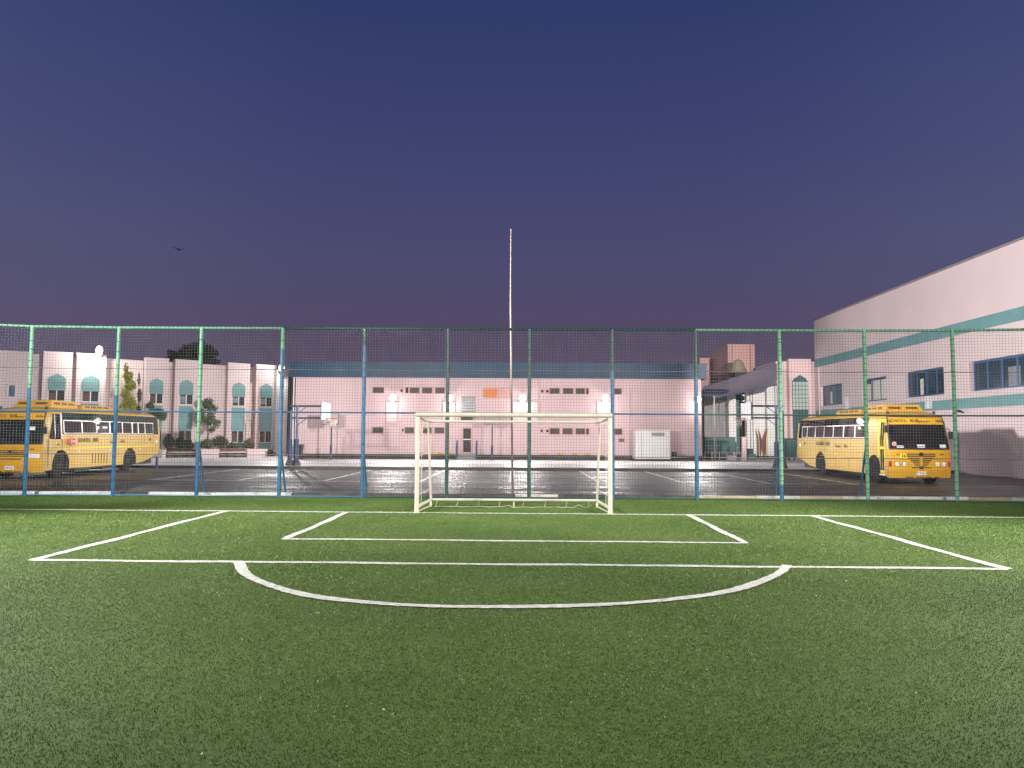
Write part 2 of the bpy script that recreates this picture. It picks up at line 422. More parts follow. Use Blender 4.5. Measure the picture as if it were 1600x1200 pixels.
def dense(pts, step=0.06):
    out = []
    for a, b in zip(pts[:-1], pts[1:]):
        a = np.array(a); b = np.array(b); k = max(1, int(np.linalg.norm(b-a)/step))
        for i in range(k): out.append(a+(b-a)*i/k)
    out.append(np.array(pts[-1])); return np.array(out)
def smooth_poly(pts):
    p = dense(pts, 0.05)
    if len(pts) > 2:
        for _ in range(25): p[1:-1] = (p[:-2]+2*p[1:-1]+p[2:])/4
    return p
mlm = MB(); linepts = []
rng = np.random.default_rng(4)
for li, (pts, wd) in enumerate(lines):
    p = smooth_poly(pts); d = np.gradient(p, axis=0); d /= np.linalg.norm(d, axis=1)[:, None]
    nr = np.stack([-d[:, 1], d[:, 0]], 1)
    s = np.arange(len(p))*0.05
    wob = 0.012*np.sin(s*1.7+li)+0.008*np.sin(s*4.3+2*li)
    hw = wd/2*(1+0.12*np.sin(s*2.9+li))
    c = p+nr*wob[:, None]
    Lp = c+nr*(hw[:, None]+rng.uniform(-0.008, 0.008, (len(p), 1))); Rp = c-nr*(hw[:, None]+rng.uniform(-0.008, 0.008, (len(p), 1)))
    zt = 0.006+0.0006*li
    vs = [(a[0], a[1], zt) for a in Lp]+[(a[0], a[1], zt) for a in Rp]; k = len(p)
    mlm.add(vs, [(i, k+i, k+i+1, i+1) for i in range(k-1)])
    linepts.append((c, hw))
struct(mlm, 'pitch_markings', mat('white_turf_line', (0.42, 0.42, 0.39), 0.85, 0.3, 14, 0.6, 150, dirt=0.45, dirtcol=(0.20, 0.24, 0.12), dscale=5))

def line_mask(x, y):
    on = np.zeros(len(x), bool)
    for c, hw in linepts:
        step = 3
        cc = c[::step]; hh = float(hw.mean())
        lo = cc.min(0)-0.2; hi = cc.max(0)+0.2
        idx = np.where((x > lo[0]) & (x < hi[0]) & (y > lo[1]) & (y < hi[1]))[0]
        for j in range(0, len(idx), 4000):
            ii = idx[j:j+4000]
            dd = ((x[ii][:, None]-cc[:, 0][None])**2+(y[ii][:, None]-cc[:, 1][None])**2).min(1)
            on[ii] |= dd < hh*hh*1.05
    return on

def blades_mesh(name, x, y, h, wd, m):
    k = len(x); a = rng.uniform(0, 2*PI, k); lean = rng.uniform(0.0, 1.0, k)*h; la = rng.uniform(0, 2*PI, k)
    V = np.zeros((k, 3, 3), np.float32)
    V[:, 0] = np.stack([x-np.cos(a)*wd/2, y-np.sin(a)*wd/2, np.zeros(k)], 1)
    V[:, 1] = np.stack([x+np.cos(a)*wd/2, y+np.sin(a)*wd/2, np.zeros(k)], 1)
    V[:, 2] = np.stack([x+np.cos(la)*lean, y+np.sin(la)*lean, h], 1)
    me = bpy.data.meshes.new(name)
    me.vertices.add(3*k); me.vertices.foreach_set('co', V.ravel())
    me.loops.add(3*k); me.loops.foreach_set('vertex_index', np.arange(3*k, dtype=np.int32))
    me.polygons.add(k); me.polygons.foreach_set('loop_start', np.arange(0, 3*k, 3, dtype=np.int32))
    me.update(calc_edges=True); me.validate()
    me.materials.append(m)
    o = bpy.data.objects.new(name, me); COL.objects.link(o); return o
# turf pile, thinning out with distance
NB = 1250000
yy = 2.6+(rng.random(NB*2)**1.5)*(YF-2.6)
xx = (rng.random(NB*2)*2-1)*14.5
keep = np.abs(xx) < 0.78*yy+1.4
xx, yy = xx[keep][:NB], yy[keep][:NB]
on = line_mask(xx, yy)
gx, gy = xx[~on], yy[~on]
h = rng.uniform(0.004, 0.0115, len(gx))+0.0003*gy; wd = 0.0026+0.00058*gy
tag(blades_mesh('grass', gx, gy, h, wd, turf_mat('turf_pile', True)), kind='stuff')
wx, wy = xx[on], yy[on]
tag(blades_mesh('grass', wx, wy, rng.uniform(0.008, 0.018, len(wx)), 0.005+0.0004*wy, mat('white_turf_pile', (0.44, 0.44, 0.41), 0.8, 0.3, 25, dirt=0.5, dirtcol=(0.20, 0.24, 0.12), dscale=6)), kind='stuff')

lit = MB()
for _ in range(34):
    y_ = 3.5+12*random.random()**1.2; x_ = random.uniform(-0.62, 0.62)*y_; a_ = random.uniform(0, PI); k_ = random.uniform(0.003, 0.008)
    ca, sa = math.cos(a_)*k_, math.sin(a_)*k_
    lit.hexa([(x_-ca, y_-sa, 0.010), (x_+sa*0.6, y_-ca*0.6, 0.012), (x_+ca, y_+sa, 0.013), (x_-sa*0.6, y_+ca*0.6, 0.011), (x_-ca, y_-sa, 0.014), (x_+sa*0.6, y_-ca*0.6, 0.017), (x_+ca, y_+sa, 0.018), (x_-sa*0.6, y_+ca*0.6, 0.015)])
tag(lit.build('litter', M['white']), kind='stuff')

# ------------------------------------------------------------------ goal
def goal():
    YG = 15.9
    xl, xr = P(651, 798, Y=YG).x, P(953.4, 799, Y=YG).x
    zt = P(800, 648.7, Y=YG).z
    yb, ytop = YG+1.40, YG+0.76
    zb = P(800, 659, Y=ytop).z
    t = thing('football_goal', 'cream metal football goal standing on the white goal line, without its net', 'goal', ((xl+xr)/2, YG, 0))
    r = 0.046
    for x, sg in ((xl, 1), (xr, -1)):
        mb = MB(); mb.bar((x, YG, 0.005), (x, YG, zt-r), r, 14); mb.bar((x, YG, 0.0), (x, YG, 0.02), 0.065, 12)
        for k in range(9): mb.sphere((x+0.02*sg, YG-r-0.002, 0.25+k*0.18), 0.007, 0.005, 0.007, 6, 4)
        mb.build('goal_post', M['goal'], t, smooth=40)
        xi = x+sg*0.13
        mb = MB(); mb.bar((xi, ytop, zb), (xi, yb, 0.16), 0.026, 10); mb.build('rear_stay', M['goal'], t, smooth=40)
        mb = MB(); mb.bar((x, YG, zt-r), (xi, ytop, zb), 0.026, 10); mb.build('top_stay', M['goal'], t, smooth=40)
        mb = MB(); mb.bar((x+sg*0.02, YG+0.04, 0.13), (xi, yb, 0.16), 0.03, 10)
        mb.bar((x+sg*0.02, YG+0.04, 0.03), (xi, yb, 0.03), 0.012, 8); mb.bar((xi, yb, 0.0), (xi, yb, 0.16), 0.024, 8)
        mb.build('base_rail', M['goal'], t, smooth=40)
        mb = MB()
        for k in range(7):
            f = k/6; mb.bar((x+sg*0.03, YG+0.05, 0.1+f*1.6), (xi-sg*0.02, ytop+(yb-ytop)*(1-f)+0.0, 0.14+f*1.62), 0.0035, 4)
        mb.path([(x+sg*0.05, YG+0.3+0.02*math.sin(k), 0.1+k*0.12) for k in range(15)], 0.004, 4)
        mb.build('net_remnant', M['netwhite'], t)
    mb = MB(); mb.bar((xl-r, YG, zt), (xr+r, YG, zt), r, 14); mb.build('crossbar', M['goal'], t, smooth=40)
    mb = MB(); mb.bar((xl+0.13, ytop, zb), (xr-0.13, ytop, zb), 0.028, 10); mb.build('rear_top_bar', M['goal'], t, smooth=40)
    mb = MB(); mb.bar((xl+0.13, yb, 0.16), (xr-0.13, yb, 0.16), 0.032, 10); mb.bar(((xl+xr)/2, yb, 0), ((xl+xr)/2, yb, 0.16), 0.018, 8)
    for k in range(6):
        xq = xl+0.5+k*0.6; mb.bar((xq, yb, 0.16), (xq+0.02, yb, 0.16), 0.036, 8)
    mb.build('rear_base_bar', M['goal'], t, smooth=40)
    mb = MB(); pts = []
    xq = xl+0.25; k = 0
    while xq < xr-0.2:
        pts.append((xq, yb-0.08-0.14*random.random(), 0.012+(0.10*random.random() if random.random() < 0.22 else 0.02*random.random()))); xq += random.uniform(0.05, 0.14); k += 1
    mb.path(pts, 0.0034, 5)
    for k in range(0, len(pts), 5): mb.bar(pts[k], (pts[k][0]+0.03, yb, 0.14), 0.003, 4)
    mb.build('net_remnant', M['netwhite'], t)
goal()

# ------------------------------------------------------------------ fence
def fence():
    t = thing('sports_fence', 'tall netted steel fence with green and blue posts along the end of the pitch', 'fence', (0, YF, 0))
    ZT = P(812, 514.5, Y=YF).z
    px = [50, 181, 311, 439, 568, 699, 827, 957, 1088, 1219.5, 1353, 1488]
    xs = [P(p, 646, Y=YF).x for p in px]
    ys = [YF]*12; ys[0] = 19.45
    ends = [(-14.6, 18.75)]+list(zip(xs, ys))+[(13.3, 19.15)]
    ends[12] = (xs[11], 19.5)
    # where green paint gives way to blue, and which green, darkened mid-fence for weaker light
    split = [P(52, 606, Y=YF).z, P(182, 618, Y=YF).z, P(310, 690, Y=YF).z, P(440, 545, Y=YF).z, 3.9, 0, 0, P(957, 580, Y=YF).z, P(1088, 590, Y=YF).z, 0.4, 0.05, 0.05]
    for i, (x, y) in enumerate(ends[1:13]):
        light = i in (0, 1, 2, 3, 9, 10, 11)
        mb = MB(); sp_ = max(split[i], 0.0)
        if sp_ > 0.02: mb.cur = 0; mb.bar((x, y, -0.02), (x, y, sp_), 0.05, 12)
        mb.cur = 1; mb.bar((x, y, sp_), (x, y, ZT), 0.048, 12)
        mb.cur = 2
        nt_ = 26 if i > 4 else 14
        for k in range(nt_):
            z = 0.15+k*(ZT-0.2)/nt_+random.uniform(-0.05, 0.05)
            mb.bar((x, y, z), (x+random.uniform(-0.006, 0.006), y, z+0.014), 0.0525, 10)
        po = mb.build('post', [M['blue'], M['green'] if light else M['darkened_green'], M['tie']], t, smooth=40)
        if i in (2, 3, 4, 9, 10):
            mb = MB(); sx = 0.16 if i < 5 else -0.12
            mb.bar((x, y+0.05, 1.35), (x+sx*0.2, y+0.42, 0.10), 0.03, 8); mb.build('brace', M['blue'], po, smooth=40)
    step = 0.0715
    for b in range(13):
        (x0, y0), (x1, y1) = ends[b], ends[b+1]
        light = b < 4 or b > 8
        gm = M['green'] if light else M['darkened_green']
        mb = MB(); mb.bar((x0, y0, ZT), (x1, y1, ZT), 0.033, 8); mb.cur = 1
        kk = int((x1-x0)/0.11)
        for k in range(kk):
            f = (k+0.5)/kk; fx, fy = x0+(x1-x0)*f, y0+(y1-y0)*f
            mb.bar((fx, fy, ZT), (fx+0.02, fy, ZT), 0.039, 6)
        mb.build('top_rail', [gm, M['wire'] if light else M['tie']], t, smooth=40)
        mb = MB(); mb.bar((x0, y0+0.05, ZT*0.5), (x1, y1+0.05, ZT*0.5), 0.022, 8); mb.build('middle_rail', M['blue'] if b < 9 else M['darkened_green'], t, smooth=40)
        mb = MB(); mb.bar((x0, y0, 0.028), (x1, y1, 0.028), 0.022, 8); mb.build('bottom_rail', M['blue'] if b < 5 else M['darkened_green'], t, smooth=40)
        mb = MB(); L = math.hypot(x1-x0, y1-y0); nv = int(round(L/step)); r = 0.0029
        dx, dy = (x1-x0)/L, (y1-y0)/L
        ph = [random.uniform(0, 6) for _ in range(3)]
        def sag(s, z): return 0.02*math.sin(s*2.2+ph[0]+z*0.7)+0.012*math.sin(z*3+ph[1])
        def at(s, z):
            o = sag(s, z)*math.sin(PI*min(1, max(0, s/L)))
            return (x0+dx*s-dy*o, y0-0.055+dy*s+dx*o, z)
        def ribbon(pts, vert):
            for a, c in zip(pts[:-1], pts[1:]):
                if vert: q = [(dx*r, dy*r, 0), (0, -r, 0), (-dx*r, -dy*r, 0), (0, r, 0)]
                else: q = [(0, 0, r), (0, -r, 0), (0, 0, -r), (0, r, 0)]
                vs = [tuple(u+v for u, v in zip(a, w_)) for w_ in q]+[tuple(u+v for u, v in zip(c, w_)) for w_ in q]
                mb.add(vs, [(0, 1, 5, 4), (1, 2, 6, 5), (2, 3, 7, 6), (3, 0, 4, 7)])
        for k in range(1, nv):
            s = L*k/nv; ribbon([at(s+0.006*math.sin(k*1.3+z*2), z) for z in np.linspace(0.05, ZT, 5)], True)
        nh = int(round(ZT/step))
        for k in range(1, nh):
            z = ZT*k/nh; ribbon([at(s, z+0.006*math.sin(k+s*3)) for s in np.linspace(0, L, 5)], False)
        r = 0.008
        for z in (ZT*0.25, ZT*0.755): ribbon([at(s, z-0.02*math.sin(PI*s/L)) for s in np.linspace(0, L, 7)], False)
        mb.build('netting', M['wire'], t, fix=False)
fence()

# ------------------------------------------------------------------ flagpole and bird
fp0 = P(801, 774, z=ZA); fpz = P(798.5, 360, Y=fp0.y)
t = thing('flagpole', 'thin bare tan flagpole rising high behind the middle of the fence', 'flagpole', (fp0.x, fp0.y, ZA))
mb = MB(); mb.bar((fp0.x, fp0.y, ZA), (fpz.x, fp0.y, fpz.z-2.4), 0.035, 10, 0.03); mb.bar((fpz.x, fp0.y, fpz.z-2.4), (fpz.x, fp0.y, fpz.z), 0.029, 10, 0.018)
mb.build('pole', M['poletan'], t, smooth=40)
mb = MB(); mb.sphere((fpz.x, fp0.y, fpz.z+0.02), 0.03, 0.03, 0.035); mb.build('finial', M['poletan'], t, smooth=60)
mb = MB(); mb.box(fp0.x-0.13, fp0.x+0.13, fp0.y-0.13, fp0.y+0.13, ZA, ZA+0.02); mb.build('base_plate', M['dark'], t)

def bird():
    c = P(280, 390, Y=60)
    t = thing('bird', 'dark bird flying with raised wings high in the sky', 'bird', c)
    mb = MB()
    prof = [(-0.22, 0.005), (-0.15, 0.035), (-0.05, 0.055), (0.06, 0.05), (0.13, 0.03), (0.17, 0.032), (0.20, 0.02), (0.235, 0.003)]
    vs = []; n_ = 8
    for y, r in prof:
        for k in range(n_): vs.append((r*math.cos(2*PI*k/n_), -y, r*0.9*math.sin(2*PI*k/n_)))
    fs = [(i*n_+k, i*n_+(k+1)%n_, (i+1)*n_+(k+1)%n_, (i+1)*n_+k) for i in range(len(prof)-1) for k in range(n_)]
    mb.add(vs, fs)
    for sg in (-1, 1):
        st = [(0.03, 0.09, -0.12, 0.0), (0.16, 0.11, -0.10, 0.05), (0.28, 0.07, -0.09, 0.09), (0.40, -0.02, -0.08, 0.11 if sg < 0 else 0.16)]
        for (a, f0, b0, z0), (c2, f1, b1, z1) in zip(st[:-1], st[1:]):
            th = 0.012
            mb.hexa([(sg*a, -f0, z0), (sg*c2, -f1, z1), (sg*c2, -b1, z1), (sg*a, -b0, z0), (sg*a, -f0, z0+th), (sg*c2, -f1, z1+th), (sg*c2, -b1, z1+th), (sg*a, -b0, z0+th)])
    mb.prism([(-0.03, 0.18, 0), (0.03, 0.18, 0), (0.07, 0.32, 0), (-0.07, 0.32, 0)], (0, 0, 0.012))
    mb.build('body', M['bird'], t, local=True, smooth=60)
    t.rotation_euler = (0, 0, R(35))
bird()

# ------------------------------------------------------------------ buses
HW = 1.25
def xsurf(z): return HW if z < 1.75 else HW-0.085*(z-1.75)/1.0
FPROF = [(0.30, 0.06), (0.55, 0.0), (1.42, 0.0), (2.45, 0.24), (2.72, 0.34), (2.86, 0.52), (2.95, 0.95)]
def yfront(x, z):
    for (za, ya), (zb, yb) in zip(FPROF[:-1], FPROF[1:]):
        if z <= zb:
            f = max(0, (z-za)/(zb-za)); y = ya+(yb-ya)*f; break
    else: y = FPROF[-1][1]
    return y+0.14*abs(x/HW)**2.5
def arch(yc_, r, n_=12):   # rear-to-front wheel opening points
    z0 = 0.36; zc_ = 0.52
    a0 = math.asin((z0-zc_)/r)
    return [(yc_+r*math.cos(a), zc_+r*math.sin(a)) for a in [a0+(PI-2*a0)*k/n_ for k in range(n_+1)]]

def bus(loc, rz, vis, label, left):
    t = thing('school_bus', label, 'school bus', loc, rz)
    L = 10.3; fa, ra = 1.35, 7.1
    prof = [(y, z) for z, y in FPROF]                       # up the front
    prof += [(3.0, 2.97), (6.0, 2.97), (9.5, 2.95), (10.05, 2.85), (10.25, 2.6), (L, 1.9), (L, 1.0), (10.1, 0.78), (8.6, 0.46)]
    prof += arch(ra, 0.64)+[(4.2, 0.36)]+arch(fa, 0.64)
    ss = [-1, -0.975, -0.9, -0.75, -0.4, 0, 0.4, 0.75, 0.9, 0.975, 1]
    drop = {1: 0.24, 0.975: 0.15, 0.9: 0.075, 0.75: 0.035, 0.4: 0.008, 0: 0}
    mb = MB(); vs = []; N = len(prof)
    for s in ss:
        for (y, z) in prof:
            zz = z-max(0, (z-2.55)/0.42)*drop[abs(s)]
            yy_ = y+(0.14*abs(s)**2.5*max(0, 1-y/1.2) if y < 1.2 and z > 0.29 and y < 1.0 else 0)
            if y > 10: yy_ = y-0.10*abs(s)**3
            vs.append((s*xsurf(z), yy_, zz))
    fs = []
    for i in range(len(ss)-1):
        for k in range(N): fs.append((i*N+k, i*N+(k+1) % N, (i+1)*N+(k+1) % N, (i+1)*N+k))
    fs += [tuple(range(N)), tuple(range((len(ss)-1)*N, len(ss)*N))]
    mb.add(vs, fs)
    for i in range(len(ss)-1):
        for k in range(N):
            y0, z0 = prof[k]; y1, z1 = prof[(k+1) % N]
            if max(z0, z1) < 1.1 and max(y0, y1) < 10 and min(y0, y1) > 0.5: mb.mi[i*N+k] = 1
            elif min(z0, z1) > 2.6 and max(y0, y1) > 0.6: mb.mi[i*N+k] = 2 if 0 < i < 9 else 0
    mb.build('body', [M['yellow'], M['crater'], M['roofyellow']], t, local=True, smooth=35)
    def side(s, y0, y1, z0, z1, off=0.012, nz=4, th=0.03, y0t=None, y1t=None):
        m_ = MB(); vs = []
        y0t = y0 if y0t is None else y0t; y1t = y1 if y1t is None else y1t
        for k in range(nz+1):
            f = k/nz; z = z0+(z1-z0)*f; x = xsurf(z)
            a, b_ = y0+(y0t-y0)*f, y1+(y1t-y1)*f
            vs += [(s*(x+off), a, z), (s*(x+off), b_, z), (s*(x+off-th), b_, z), (s*(x+off-th), a, z)]
        fs = []
        for k in range(nz):
            for j in range(4): fs.append((4*k+j, 4*k+(j+1) % 4, 4*k+4+(j+1) % 4, 4*k+4+j))
        fs += [(3, 2, 1, 0), tuple(4*nz+j for j in range(4))]
        m_.add(vs, fs); return m_
    def front(x0, x1, z0, z1, off=0.012, nx=10, nz=4, th=0.04, x0t=None, x1t=None):
        m_ = MB(); x0t = x0 if x0t is None else x0t; x1t = x1 if x1t is None else x1t
        vs = []; fs = []
        for back in (0, 1):
            for k in range(nz+1):
                f = k/nz; z = z0+(z1-z0)*f
                for j in range(nx+1):
                    g = j/nx; x = (x0+(x0t-x0)*f)*(1-g)+(x1+(x1t-x1)*f)*g
                    vs.append((x, yfront(x, z)-off+(th if back else 0), z))
        W_ = nx+1; B_ = W_*(nz+1)
        for k in range(nz):
            for j in range(nx):
                a = k*W_+j; fs.append((a, a+1, a+W_+1, a+W_)); fs.append((B_+a+W_, B_+a+W_+1, B_+a+1, B_+a))
        rim_ = [j for j in range(W_)]+[k*W_+nx for k in range(1, nz+1)]+[nz*W_+j for j in range(nx-1, -1, -1)]+[k*W_ for k in range(nz-1, 0, -1)]
        for a, b_ in zip(rim_, rim_[1:]+rim_[:1]): fs.append((a, b_, B_+b_, B_+a))
        m_.add(vs, fs); return m_
    # underbody
    mb = MB(); mb.box(-1.12, 1.12, 0.25, 9.6, 0.30, 0.98); mb.box(-1.0, 1.0, 0.9, 1.9, 0.45, 1.03); mb.box(-1.0, 1.0, 6.5, 7.7, 0.45, 1.03)
    if left: mb.box(0.5, 1.15, 2.6, 3.7, 0.17, 0.40); mb.box(0.4, 1.1, 4.9, 6.0, 0.2, 0.4)
    mb.build('underbody', M['dark'], t, local=True)
    for s in (-1, 1):
        for wy in (fa, ra):
            o = MB().lathe((s*1.02, wy, 0.50), [(0.30, -0.14), (0.43, -0.15), (0.49, -0.11), (0.50, 0), (0.49, 0.11), (0.43, 0.15), (0.30, 0.14)], 28, 'x').build('wheel', M['tyre'], t, local=True, smooth=40)
            q = MB(); q.lathe((s*1.02, wy, 0.50), [(0.295, -0.135), (0.295, 0.135)], 24, 'x'); q.lathe((s*1.13, wy, 0.50), [(0.10, -0.02), (0.13, 0.0), (0.11, 0.06), (0.04, 0.07)], 16, 'x')
            for k in range(8):
                a = 2*PI*k/8; q.sphere((s*1.16, wy+0.19*math.cos(a), 0.50+0.19*math.sin(a)), 0.02, 0.02, 0.02, 6, 4)
            q.build('rim', M['rim'], o, local=True, smooth=40)
    # glazing band on both sides
    for s in (-1, 1):
        door_side = (s == -1)
        g0 = 1.95 if door_side else 1.45
        side(s, g0, 10.0, 1.82, 2.74, 0.008, 6).build('side_glass', M['darkglass'], t, local=True)
        if left: side(s, 1.45, 9.9, 2.40, 2.70, 0.014).build('tinted_strip', mat('green_tinted_strip', (0.015, 0.035, 0.03), 0.015, 0.3, 1.0, spec=0.2), t, local=True)
        fr = []
        pil = [g0+0.03, 2.85, 4.0, 5.15, 6.3, 7.25, 7.85, 8.55, 9.45] if left else [g0+0.03, 3.15, 4.35, 5.5, 6.6, 7.7, 8.8, 9.5]
        for a, b_ in zip(pil[:-1], pil[1:]):
            f_ = MB()
            for m_ in (side(s, a, a+0.045, 1.86, 2.42, 0.022), side(s, b_-0.03, b_-0.005, 1.86, 2.42, 0.022), side(s, a+0.047, b_-0.032, 2.385, 2.42, 0.022), side(s, a+0.047, b_-0.032, 1.85, 1.875, 0.022)):
                f_.add(m_.v, m_.f)
            f_.build('window_frame', M['silver'], t, local=True)
        # waist stripe, belt mouldings
        side(s, 2.0, 9.7, 1.20, 1.25, 0.006, 1, 0.02).build('waist_stripe', M['brightyellow'] if left else M['yellow'], t, local=True)
        side(s, 1.95, 10.15, 0.98, 1.0, 0.006, 1, 0.02).build('body_moulding', M['yellow'], t, local=True)
        # cab window / door
        if not door_side:
            side(s, 0.55, 1.32, 1.62, 2.66, 0.012, 5, 0.03, 0.78, 1.32).build('cab_window', M['darkglass'], t, local=True)
            cf = MB()
            for m_ in (side(s, 1.28, 1.36, 1.60, 2.68, 0.018), side(s, 0.86, 0.90, 1.64, 2.64, 0.02)): cf.add(m_.v, m_.f)
            cf.build('cab_window_frame', M['silver'], t, local=True)
            q = MB()
            for yy_ in (0.46, 1.42):
                m_ = side(s, yy_, yy_+0.014, 0.45, 1.60, 0.004, 2, 0.02); q.add(m_.v, m_.f)
            q.build('panel_gap', M['vent'], t, local=True)
            m_ = side(s, 1.10, 1.20, 1.36, 1.42, 0.02, 1); m_.build('door_handle', M['dark'], t, local=True)
        else:
            d = MB(); m_ = side(s, 0.42, 0.80, 0.42, 2.62, 0.004, 5); d.add(m_.v, m_.f); m_ = side(s, 0.84, 1.0, 1.1, 2.62, 0.004, 5); d.add(m_.v, m_.f)
            dr = d.build('door', M['brightyellow'], t, local=True)
            for (a, b_) in ((0.46, 0.58), (0.63, 0.76)):
                for (za, zb_) in ((0.55, 1.40), (1.52, 2.50)):
                    side(s, a, b_, za, zb_, 0.012, 3).build('door_glass', M['darkglass'], dr, local=True)
            side(s, 0.44, 0.80, 0.34, 0.40, 0.05, 1, 0.06).build('door_step', M['white'], t, local=True)
        # vents, hatch panels, handles
        q = MB()
        if left:
            for k in range(6):
                m_ = side(s, 3.72+k*0.245, 3.79+k*0.245, 0.50, 0.95, 0.006, 1, 0.02); q.add(m_.v, m_.f)
        else:
            for k in range(3):
                m_ = side(s, 2.3+k*1.5, 2.32+k*1.5, 0.46, 0.95, 0.005, 1, 0.02); q.add(m_.v, m_.f)
        q.build('side_vent', M['vent'], t, local=True)
        side(s, 9.1, 9.24, 1.50, 1.62, 0.008, 1, 0.02).build('filler_cap', M['vent'], t, local=True)
        for yy_ in (2.6, 5.2, 8.0): side(s, yy_, yy_+0.10, 1.06, 1.12, 0.02, 1).build('marker_light', M['brightyellow'] if not left else M['lampglass'], t, local=True)
        side(s, 9.72, 9.90, 1.36, 1.55, 0.006, 2, 0.02).build('round_sticker', M['white'], t, local=True)
    # roof air conditioning pods
    for (y0, y1, zt, hw_) in ((1.15, 3.3, 3.26, 0.80), (3.35, 6.2, 3.14, 0.86)):
        q = MB(); n_ = 5
        a = [(-hw_, y0, 2.9), (hw_, y0, 2.9), (hw_, y1, 2.9), (-hw_, y1, 2.9), (-hw_+0.08, y0+0.28, zt), (hw_-0.08, y0+0.28, zt), (hw_-0.08, y1-0.12, zt), (-hw_+0.08, y1-0.12, zt)]
        q.hexa(a); ac = q.build('air_conditioner', M['roofyellow'], t, local=True)
        for s in (-1, 1):
            q = MB()
            for k in range(4 if y0 > 3 else 3):
                ya = y0+0.4+k*0.52; zz = 2.9+(zt-2.9)*0.55; xx_ = hw_-0.08*0.55+0.004
                q.box(min(s*(xx_-0.03), s*xx_), max(s*(xx_-0.03), s*xx_), ya, ya+0.4, zz-0.05, zz+0.06)
            q.build('vent_slots', M['vent'], ac, local=True)
        if y0 < 3:
            q = MB()
            for k in range(2):
                xa = -0.62+k*0.72; q.hexa([(xa, y0+0.10, 3.02), (xa+0.5, y0+0.10, 3.02), (xa+0.5, y0+0.16, 3.02), (xa, y0+0.16, 3.02), (xa, y0+0.19, 3.16), (xa+0.5, y0+0.19, 3.16), (xa+0.5, y0+0.24, 3.16), (xa, y0+0.24, 3.16)])
            q.build('front_intake', M['vent'], ac, local=True)
    side_roof = MB()
    # front: windscreen, destination board, grille, lamps, bumper, plate
    front(-1.17, 1.17, 1.45, 2.40, 0.012, 12, 5, 0.05, -1.10, 1.10).build('windscreen', M['darkglass'], t, local=True, smooth=40)
    q = MB()
    for m_ in (front(-1.21, 1.21, 1.40, 1.448, 0.016), front(-1.12, 1.12, 2.70, 2.73, 0.016), front(-1.22, -1.172, 1.45, 2.70, 0.016, 1, 5, 0.05, -1.13, -1.09), front(1.172, 1.22, 1.45, 2.70, 0.016, 1, 5, 0.05, 1.09, 1.13)): q.add(m_.v, m_.f)
    q.build('windscreen_seal', M['dark'], t, local=True)
    db = front(-1.085, 1.085, 2.405, 2.695, 0.014, 12, 3, 0.05, -1.08, 1.08).build('destination_board', M['orange'], t, local=True, smooth=40)
    front(-1.22, 1.22, 0.55, 1.395, 0.006, 14, 3, 0.03).build('front_panel', M['orange'], t, local=True, smooth=40)
    q = MB(); 
    for m_ in (front(-1.235, 1.235, 0.27, 0.545, 0.03, 14, 2, 0.10),): q.add(m_.v, m_.f)
    bp = q.build('bumper', M['orange'], t, local=True, smooth=40)
    q = MB()
    for (a, b_) in ((-0.6, -0.3), (-0.22, 0.1), (0.15, 0.45), (0.5, 0.75)):
        m_ = front(a, b_, 0.275, 0.315, 0.038, 4, 1); q.add(m_.v, m_.f)
    q.build('bumper_slot', M['vent'], bp, local=True)
    q = MB()
    if left:
        for k in range(4):
            m_ = front(-0.55, 0.55, 0.90+k*0.075, 0.945+k*0.075, 0.016, 8, 1, 0.03, -0.57, 0.57); q.add(m_.v, m_.f)
        m_ = front(-0.45, 0.45, 0.78, 0.83, 0.016, 8, 1); q.add(m_.v, m_.f)
        q.build('grille', M['vent'], t, local=True)
        m_ = front(-0.60, 0.60, 1.235, 1.26, 0.022, 8, 1); m_.build('grille_trim', M['roofyellow'], t, local=True)
    else:
        for k in range(7):
            z = 1.24-k*0.085; hw_ = 0.58 if k < 2 else 0.50-0.085*(k-2)
            for (a, b_) in ((-hw_, -0.06), (0.06, hw_)):
                m_ = front(a, b_, z-0.05, z, 0.016, 6, 1, 0.03); q.add(m_.v, m_.f)
        for (a, b_) in ((-0.38, -0.16), (0.16, 0.38)):
            m_ = front(a, b_, 0.66, 0.70, 0.016, 3, 1); q.add(m_.v, m_.f)
        m_ = front(-0.09, 0.09, 0.62, 0.74, 0.018, 2, 1); q.add(m_.v, m_.f)
        q.build('grille', M['vent'], t, local=True)
    q = MB(); zz = 1.06 if left else 1.20
    q.lathe((0, yfront(0, zz)-0.035, zz), [(0.085, 0), (0.085, 0.02), (0.075, 0.025)], 20, 'y'); q.box(-0.02, 0.02, yfront(0, zz)-0.05, yfront(0, zz)-0.02, zz-0.06, zz+0.06); q.box(-0.06, 0.06, yfront(0, zz)-0.05, yfront(0, zz)-0.02, zz-0.015, zz+0.015)
    q.build('badge', M['dark'], t, local=True)
    if left:
        for s in (-1, 1):
            hl = front(min(s*0.74, s*1.13), max(s*0.74, s*1.13), 0.86, 1.05, 0.02, 4, 1, 0.05).build('headlight', M['lampglass'], t, local=True)
    else:
        for s in (-1, 1):
            for xx_ in (0.66, 0.93):
                y_ = yfront(s*xx_, 0.82)
                hl = MB().lathe((s*xx_, y_-0.03, 0.82), [(0.075, 0.0), (0.085, 0.01), (0.085, 0.05)], 18, 'y').build('headlight', M['lampglass'], t, local=True, smooth=40)
                q = MB(); n_ = 18
                q.lathe((s*xx_, y_-0.022, 0.82), [(0.115, 0.0), (0.115, 0.05)], 20, 'y'); q.build('lamp_bezel', M['roofyellow'], hl, local=True)
            y_ = yfront(s*1.17, 0.8)
            q = MB(); q.box(s*1.17-0.05, s*1.17+0.05, y_-0.03, y_+0.05, 0.72, 0.92); q.build('indicator', M['red'], t, local=True)
